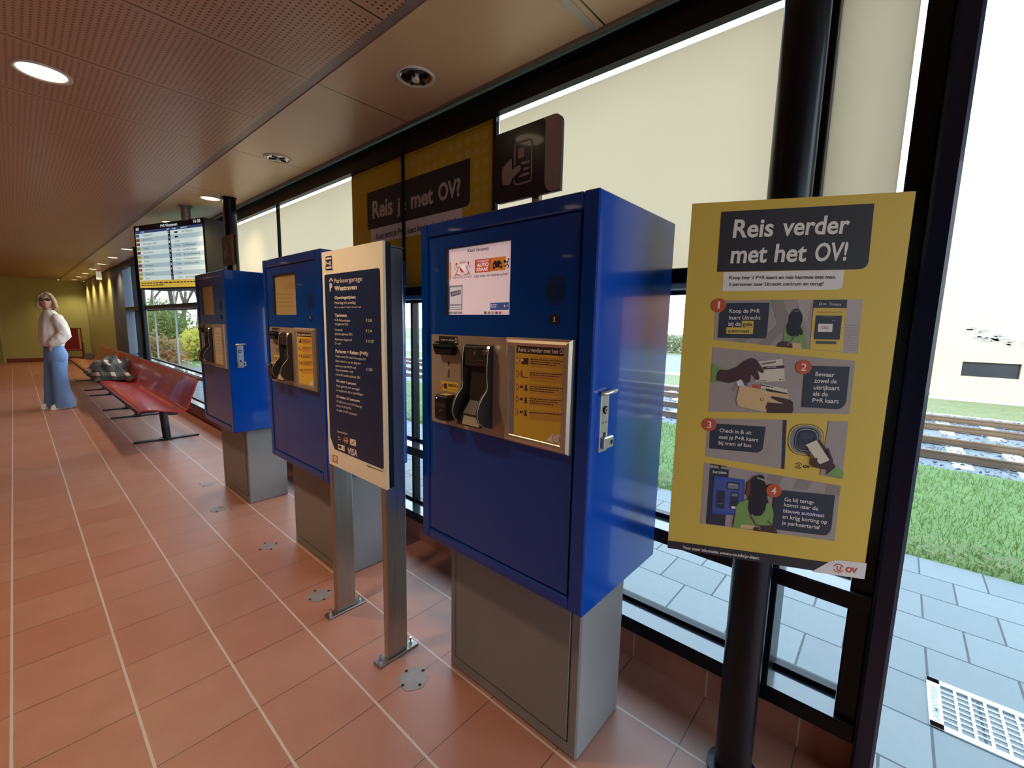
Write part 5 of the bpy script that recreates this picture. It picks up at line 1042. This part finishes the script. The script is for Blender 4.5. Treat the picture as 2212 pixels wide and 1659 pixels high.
mb = MB(); mb.box(1.40, 1.50, 14.598, 14.602, CZ-.22, CZ-.03, M('acrylic', '#e4efe8', .1, 0, .5, 0, None, None, .25), .001); obj('sign_plate', mb, r)

# ================================================================== OUTSIDE
ZP = -.155
S('pavement', (1.66, 4.09, -14, 17, ZP-.2, ZP, MATS['paving_slabs']), (-8, 1.66, -14, YS-.15, ZP-.2, ZP, MATS['paving_slabs']))
mb = MB(); mb.add([(4.09, -14, ZP), (9.2, -14, -.62), (9.2, 40, -.62), (4.09, 40, ZP)], [(0, 1, 2, 3)], MATS['turf']); obj('lawn_slope', mb, kind='structure')
S('yard', (1.9, 4.09, 17, 60, -.4, ZP-.01, MATS['rough_grass']))
S('ballast_bed', (9.2, 15.9, -14, 60, -.9, -.68, MATS['gravel']))
mb = MB(); mb.add([(15.9, -30, -.66), (19.1, -30, -.6), (19.1, 60, -.6), (15.9, 60, -.66)], [(0, 1, 2, 3)], MATS['rough_grass']); mb.add([(33, -30, -.6), (90, -30, -.2), (90, 120, -.2), (33, 120, -.6)], [(0, 1, 2, 3)], MATS['rough_grass']); obj('verge', mb, kind='structure')
S('road', (19.1, 33, -30, 120, -.9, -.6, MATS['asphalt'])); S('trim_40', (19.0, 19.15, -30, 60, -.62, -.52, M('kerb_pale', '#c9c9c2', .8)))
# grass blades and leafy weeds at the edge
rd = random.Random(11); V_, F_ = [], []
for k in range(26000):
    x = 4.1+4.9*rd.random()**1.5; y = rd.uniform(-3.2, 6.0) if rd.random() < .8 else rd.uniform(6, 12); z = ZP+(x-4.09)/(9.2-4.09)*(-.62-ZP)
    h = rd.uniform(.03, .085); a = rd.random()*2*pi; w = .0045; lx, ly = rd.uniform(-.03, .03), rd.uniform(-.03, .03); n = len(V_)
    V_ += [V3((x-cos(a)*w, y-sin(a)*w, z)), V3((x+cos(a)*w, y+sin(a)*w, z)), V3((x+lx, y+ly, z+h))]; F_.append((n, n+1, n+2))
mb = MB(); mb.add(V_, F_, MATS['grass_blade']); o = obj('lawn_grass', mb, kind='stuff'); tag(o, 'short green grass between the pavement and the tracks', 'grass')
V_, F_ = [], []
for k in range(2600):
    x = 4.08+rd.random()*.42; y = rd.uniform(-3, 7); z = ZP+rd.uniform(.0, .06); a = rd.random()*2*pi; s_ = rd.uniform(.012, .03); n = len(V_); d = V3((cos(a), sin(a), rd.uniform(.1, .6))).normalized(); q = d.orthogonal().normalized()
    p = V3((x, y, z)); V_ += [p, p+d*s_+q*s_*.5, p+d*s_*2, p+d*s_-q*s_*.5]; F_.append((n, n+1, n+2, n+3))
mb = MB(); mb.add(V_, F_, MATS['leaf_pale']); o = obj('edge_weeds', mb, kind='stuff'); tag(o, 'pale leafy weeds along the pavement edge', 'weeds')
V_, F_ = [], []
for k in range(6000):
    x = rd.uniform(9.1, 15.9); y = rd.uniform(-3, 10)**1; s_ = rd.uniform(.02, .045); n = len(V_); p = V3((x, y, -.675)); V_ += [p+V3((rd.uniform(-s_, s_), rd.uniform(-s_, s_), rd.uniform(-.01, s_))) for _ in range(4)]; F_ += [(n, n+1, n+2), (n, n+1, n+3), (n+1, n+2, n+3), (n, n+2, n+3)]
mb = MB(); mb.add(V_, F_, M('ballast_stone', '#5d6066', .9, 0, .3, 0, None, (3, .5))); o = obj('ballast_stones', mb, kind='stuff'); tag(o, 'loose grey ballast stones around the tram tracks', 'gravel')
RAILM = M('rail_steel', '#6b5a4c', .45, .6); CONC = M('sleeper_concrete', '#aaa59c', .9)
def track(x0, x1, lab):
    r = thing('tram_track', lab, 'railway track', ((x0+x1)/2, 0, -.68), 0, 'tram tracks outside the windows')
    for xr in (x0, x1):
        mb = MB(); pr = [(-.055, 0), (.055, 0), (.055, .012), (.012, .03), (.012, .095), (.034, .105), (.034, .13), (-.034, .13), (-.034, .105), (-.012, .095), (-.012, .03), (-.055, .012)]
        mb.prism([V3((xr+a, -14, -.665+b)) for a, b in pr], (0, 64, 0), RAILM); obj('rail', mb, r)
    for k in range(44):
        y = -6+k*.72; mb = MB(); mb.box(x0-.45, x1+.45, y-.12, y+.12, -.75, -.668, CONC, .01); obj('sleeper', mb, r)
track(10.1, 11.48, 'nearer tram track on grey ballast'); track(13.2, 14.55, 'tram track farther from the windows')
# surface drain
r = thing('drain_grate', 'metal drain grate set in the grey pavement by the door', 'drain', (2.47, -.6, ZP)); GAL = M('galvanised', '#b9c0c2', .5, .3, .5, 0, (40, .3, .001), (16, .2))
gx0, gx1, gy1, gy0 = 2.305, 2.645, -.25, -1.25; mb = MB()
for b in ((gx0, gx1, gy1-.045, gy1), (gx0, gx1, gy0, gy0+.045), (gx0, gx0+.035, gy0, gy1), (gx1-.035, gx1, gy0, gy1)): mb.box(*b, ZP-.01, ZP+.006, GAL, .002)
cv = Cv(mb, (0, gy1-.032, ZP+.0062), (1, 0, 0), (0, 0, 1)); cv.textuv('LASMATTEGEL', M('cast_letters', '#7f8d96', .5), (gx0+.04, 0), (gx1-.06, 0), .02, 1, .01)
obj('frame', mb, r); mb = MB(); mb.box(gx0+.03, gx1-.03, gy0+.04, gy1-.04, ZP-.012, ZP+.0015-.006, M('grate_void', '#0d0c0a', .9)); obj('pit', mb, r)
mb = MB()
for k in range(1, 8): x = gx0+.035+(gx1-gx0-.07)*k/8; mb.box(x-.004, x+.004, gy0+.045, gy1-.045, ZP-.008, ZP+.004, GAL)
for k in range(1, 20): y = gy1-.045-(gy1-gy0-.09)*k/20; mb.box(gx0+.035, gx1-.035, y-.005, y+.005, ZP-.008, ZP+.0045, GAL)
obj('bars', mb, r)
# pale concrete block beyond the tracks
BX = 19.3; r = thing('concrete_building', 'pale concrete building with a dark slot window beyond the tracks', 'building', (BX+3, -2.8, -.6)); CW = M('concrete_pale', '#cbb793', .9, 0, .2, 0, (8, .2, .01), (1.3, .08))
c = [hit(2075+0, 810, (BX, 0, 0), V3((1, 0, 0))), hit(2209, 783, (BX, 0, 0), V3((1, 0, 0)))]
wy1, wz0 = c[0].y, c[0].z-.03; wy0, wz1 = c[1].y, c[0].z+.42; yl_ = -.95
mb = MB(); mb.prism([(BX, yl_, -.6), (BX, wy1, -.6), (BX, wy1, 7), (BX, yl_+.0, 7)], (6, 0, 0), CW)
for b in ((wy0, wy1, -.6, wz0), (wy0, wy1, wz1, 7), (-4.6, wy0, -.6, 7)): mb.box(BX, BX+6, *b, CW)
obj('walls', mb, r); mb = MB(); mb.box(BX+.18, BX+.22, wy0, wy1, wz0, wz1, M('slot_dark', '#0d1826', .3)); mb.box(BX+.25, BX+6, wy0, wy1, wz0, wz1, M('slot_dark', '')); obj('slot_window', mb, r)
mb = MB(); rd = random.Random(5)
for k in range(26):
    x, y = 2085+rd.gauss(60, 38), 0; y = 715+(x-2085)*.24+rd.gauss(0, 7); p = hit(x, y, (BX-.006, 0, 0), V3((1, 0, 0))); s_ = rd.uniform(.03, .13)
    mb.add([p+V3((0, s_*1.5*rd.uniform(.5, 1)*cos(a), s_*.6*rd.uniform(.4, 1)*sin(a))) for a in [2*pi*i/9 for i in range(9)]], [list(range(9))], M('spall', '#8d8a88', .9))
obj('spalled_patch', mb, r)
# brick houses farther on, seen mirrored in the machine
r = thing('brick_building', 'brown brick building far beyond the tracks', 'building', (46, 30, -.5)); mb = MB(); mb.box(44, 52, -40, -11, -.5, 6, M('brick_brown', '#9a6a4a', .9, 0, .2, 0, None, (4, .3))); obj('walls', mb, r)
# parked car
r = thing('car', 'dark parked car half hidden behind the concrete building', 'car', (29.5, .2, -.6)); mb = MB(); CB = M('car_paint', '#3d4654', .2, .3, .5, .8); cg = M('car_glass', '#a9bccb', .08)
def CP(l, h): return V3((28.7, .0+l, -.6+h))
body = [(-2.1, .35), (-2.1, .7), (-1.9, .88), (-1.1, .95), (-.5, 1.38), (.9, 1.42), (1.6, 1.0), (2.1, .92), (2.15, .4), (1.9, .25), (-1.9, .25)]
mb.prism([CP(*p) for p in body], (1.7, 0, 0), CB, True); obj('body', mb, r)
mb = MB(); mb.prism([CP(-.95, .97)+V3((-.01, 0, 0)), CP(-.45, 1.32)+V3((-.01, 0, 0)), CP(.85, 1.35)+V3((-.01, 0, 0)), CP(1.4, 1.0)+V3((-.01, 0, 0))], (.005, 0, 0), cg); obj('side_windows', mb, r)
for l in (-1.35, 1.35):
    mb = MB(); p = CP(l, .31); mb.cyl(p+V3((-.03, 0, 0)), p+V3((.2, 0, 0)), .31, BBLK, n=28); mb.cyl(p+V3((-.04, 0, 0)), p+V3((-.02, 0, 0)), .2, ALU, n=20); obj('wheel', mb, r)
# trees and shrubs
BARK = M('bark', '#5d5148', .9)
def bare_tree(x, y, h, seed, lab, leaf=None, nl=0):
    r = thing('tree', lab, 'tree', (x, y, -.5)); rd = random.Random(seed); mb = MB(); tips = []
    def grow(p, d, L, rad, lv):
        pts = [p]; q = p.copy(); dd = d.copy()
        for k in range(4): dd = (dd+V3((rd.uniform(-.16, .16), rd.uniform(-.16, .16), rd.uniform(-.04, .12)))).normalized(); q = q+dd*L/4; pts.append(q.copy())
        mb.tube(pts, [rad*(1-.12*k) for k in range(5)], BARK, 7 if lv < 2 else 4, False); tips.append(pts[-1])
        if lv < 4:
            for k in range(4 if lv < 3 else 3):
                a = rd.random()*2*pi; o_ = dd.orthogonal().normalized(); o_ = o_*cos(a)+dd.cross(o_)*sin(a); grow(pts[rd.randint(2, 4)], (dd+o_*rd.uniform(.5, 1.0)+V3((0, 0, .12))).normalized(), L*rd.uniform(.55, .75), rad*.5, lv+1)
    grow(V3((x, y, -.6)), V3((0, 0, 1)), h*.42, h*.016, 0); obj('branches', mb, r)
    if leaf:
        mb = MB(); V_, F_ = [], []
        for k in range(nl):
            t_ = rd.choice(tips); p = t_+V3((rd.gauss(0, .35), rd.gauss(0, .35), rd.gauss(0, .3))); s_ = rd.uniform(.04, .09); d = V3((rd.gauss(0, 1), rd.gauss(0, 1), rd.gauss(0, 1))).normalized(); q = d.orthogonal().normalized(); n = len(V_); V_ += [p-d*s_, p+q*s_*.6, p+d*s_, p-q*s_*.6]; F_.append((n, n+1, n+2, n+3))
        mb.add(V_, F_, leaf); obj('foliage', mb, r)
def shrub(x, y, rx, ry, h, seed, leaf, lab, n=2600):
    r = thing('shrub', lab, 'shrub', (x, y, -.55)); rd = random.Random(seed); V_, F_ = [], []; mb = MB()
    for k in range(14):
        a = rd.random()*2*pi; e = V3((x+rx*.7*cos(a)*rd.random(), y+ry*.7*sin(a)*rd.random(), -.5+h*rd.uniform(.6, 1))); mb.tube([V3((x+rd.uniform(-.2, .2)*rx, y+rd.uniform(-.3, .3)*ry, -.6)), V3((x, y, -.5)).lerp(e, .5)+V3((rd.uniform(-.1, .1), 0, 0)), e], [.03, .02, .008], BARK, 5, False)
    obj('stems', mb, r)
    for k in range(n):
        d = V3((rd.gauss(0, 1), rd.gauss(0, 1), rd.gauss(0, 1))).normalized(); f = rd.uniform(.45, 1.02); p = V3((x+d.x*rx*f, y+d.y*ry*f, -.5+h*(.5+.5*d.z*f))); p += V3((rd.gauss(0, .08), rd.gauss(0, .08), rd.gauss(0, .08))); s_ = rd.uniform(.05, .11); d = V3((rd.gauss(0, 1), rd.gauss(0, 1), rd.gauss(0, 1))).normalized(); q = d.orthogonal().normalized(); m_ = len(V_); V_ += [p-d*s_, p+q*s_*.6, p+d*s_, p-q*s_*.6]; F_.append((m_, m_+1, m_+2, m_+3))
    mb = MB(); mb.add(V_, F_, leaf); obj('foliage', mb, r)
for k, (x, y, h) in enumerate(((3.0, 23.5, 7), (5.7, 27.8, 8), (4.3, 33.8, 9), (7.4, 35, 9), (6.2, 40, 10), (9.4, 41, 10))):
    bare_tree(x, y, h, 30+k, 'bare branched tree outside the far windows', MATS['leaf_brown'], 500); 
for o in [o for o in bpy.data.objects if o.get('category') == 'tree']: o['group'] = 'bare trees outside the far windows'
shrub(4.95, 20.6, .9, 1.1, 1.6, 1, MATS['leaf_yellow'], 'yellow green shrub outside the far windows'); shrub(4.3, 24.6, 1.0, 1.4, 2.4, 2, MATS['leaf_green'], 'dark green shrub behind the brownish one outside the far windows')
shrub(6.6, 24.5, 1.3, 1.6, 1.8, 3, MATS['leaf_yellow'], 'broad yellow shrub right of the others outside the far windows'); shrub(3.3, 19.4, .7, .9, 1.3, 4, MATS['leaf_brown'], 'low brownish shrub close outside the far windows', 1500); shrub(5.4, 31.2, 1.7, 2.0, 3.0, 5, MATS['leaf_green'], 'tall green shrub behind the yellow ones', 3200)
mb = MB(); V_, F_ = [], []; rd = random.Random(8)
for k in range(9000):
    y = rd.uniform(6, 34); x = 36+rd.uniform(-.7, .7); z = -.6+rd.random()*1.5; s_ = rd.uniform(.08, .17); d = V3((rd.gauss(0, 1), rd.gauss(0, 1), rd.gauss(0, 1))).normalized(); q = d.orthogonal().normalized(); p = V3((x, y, z)); n = len(V_); V_ += [p-d*s_, p+q*s_*.7, p+d*s_, p-q*s_*.7]; F_.append((n, n+1, n+2, n+3))
mb.add(V_, F_, MATS['leaf_pale']); o = obj('hedge', mb, kind='stuff'); tag(o, 'low pale green hedge across the road', 'hedge')
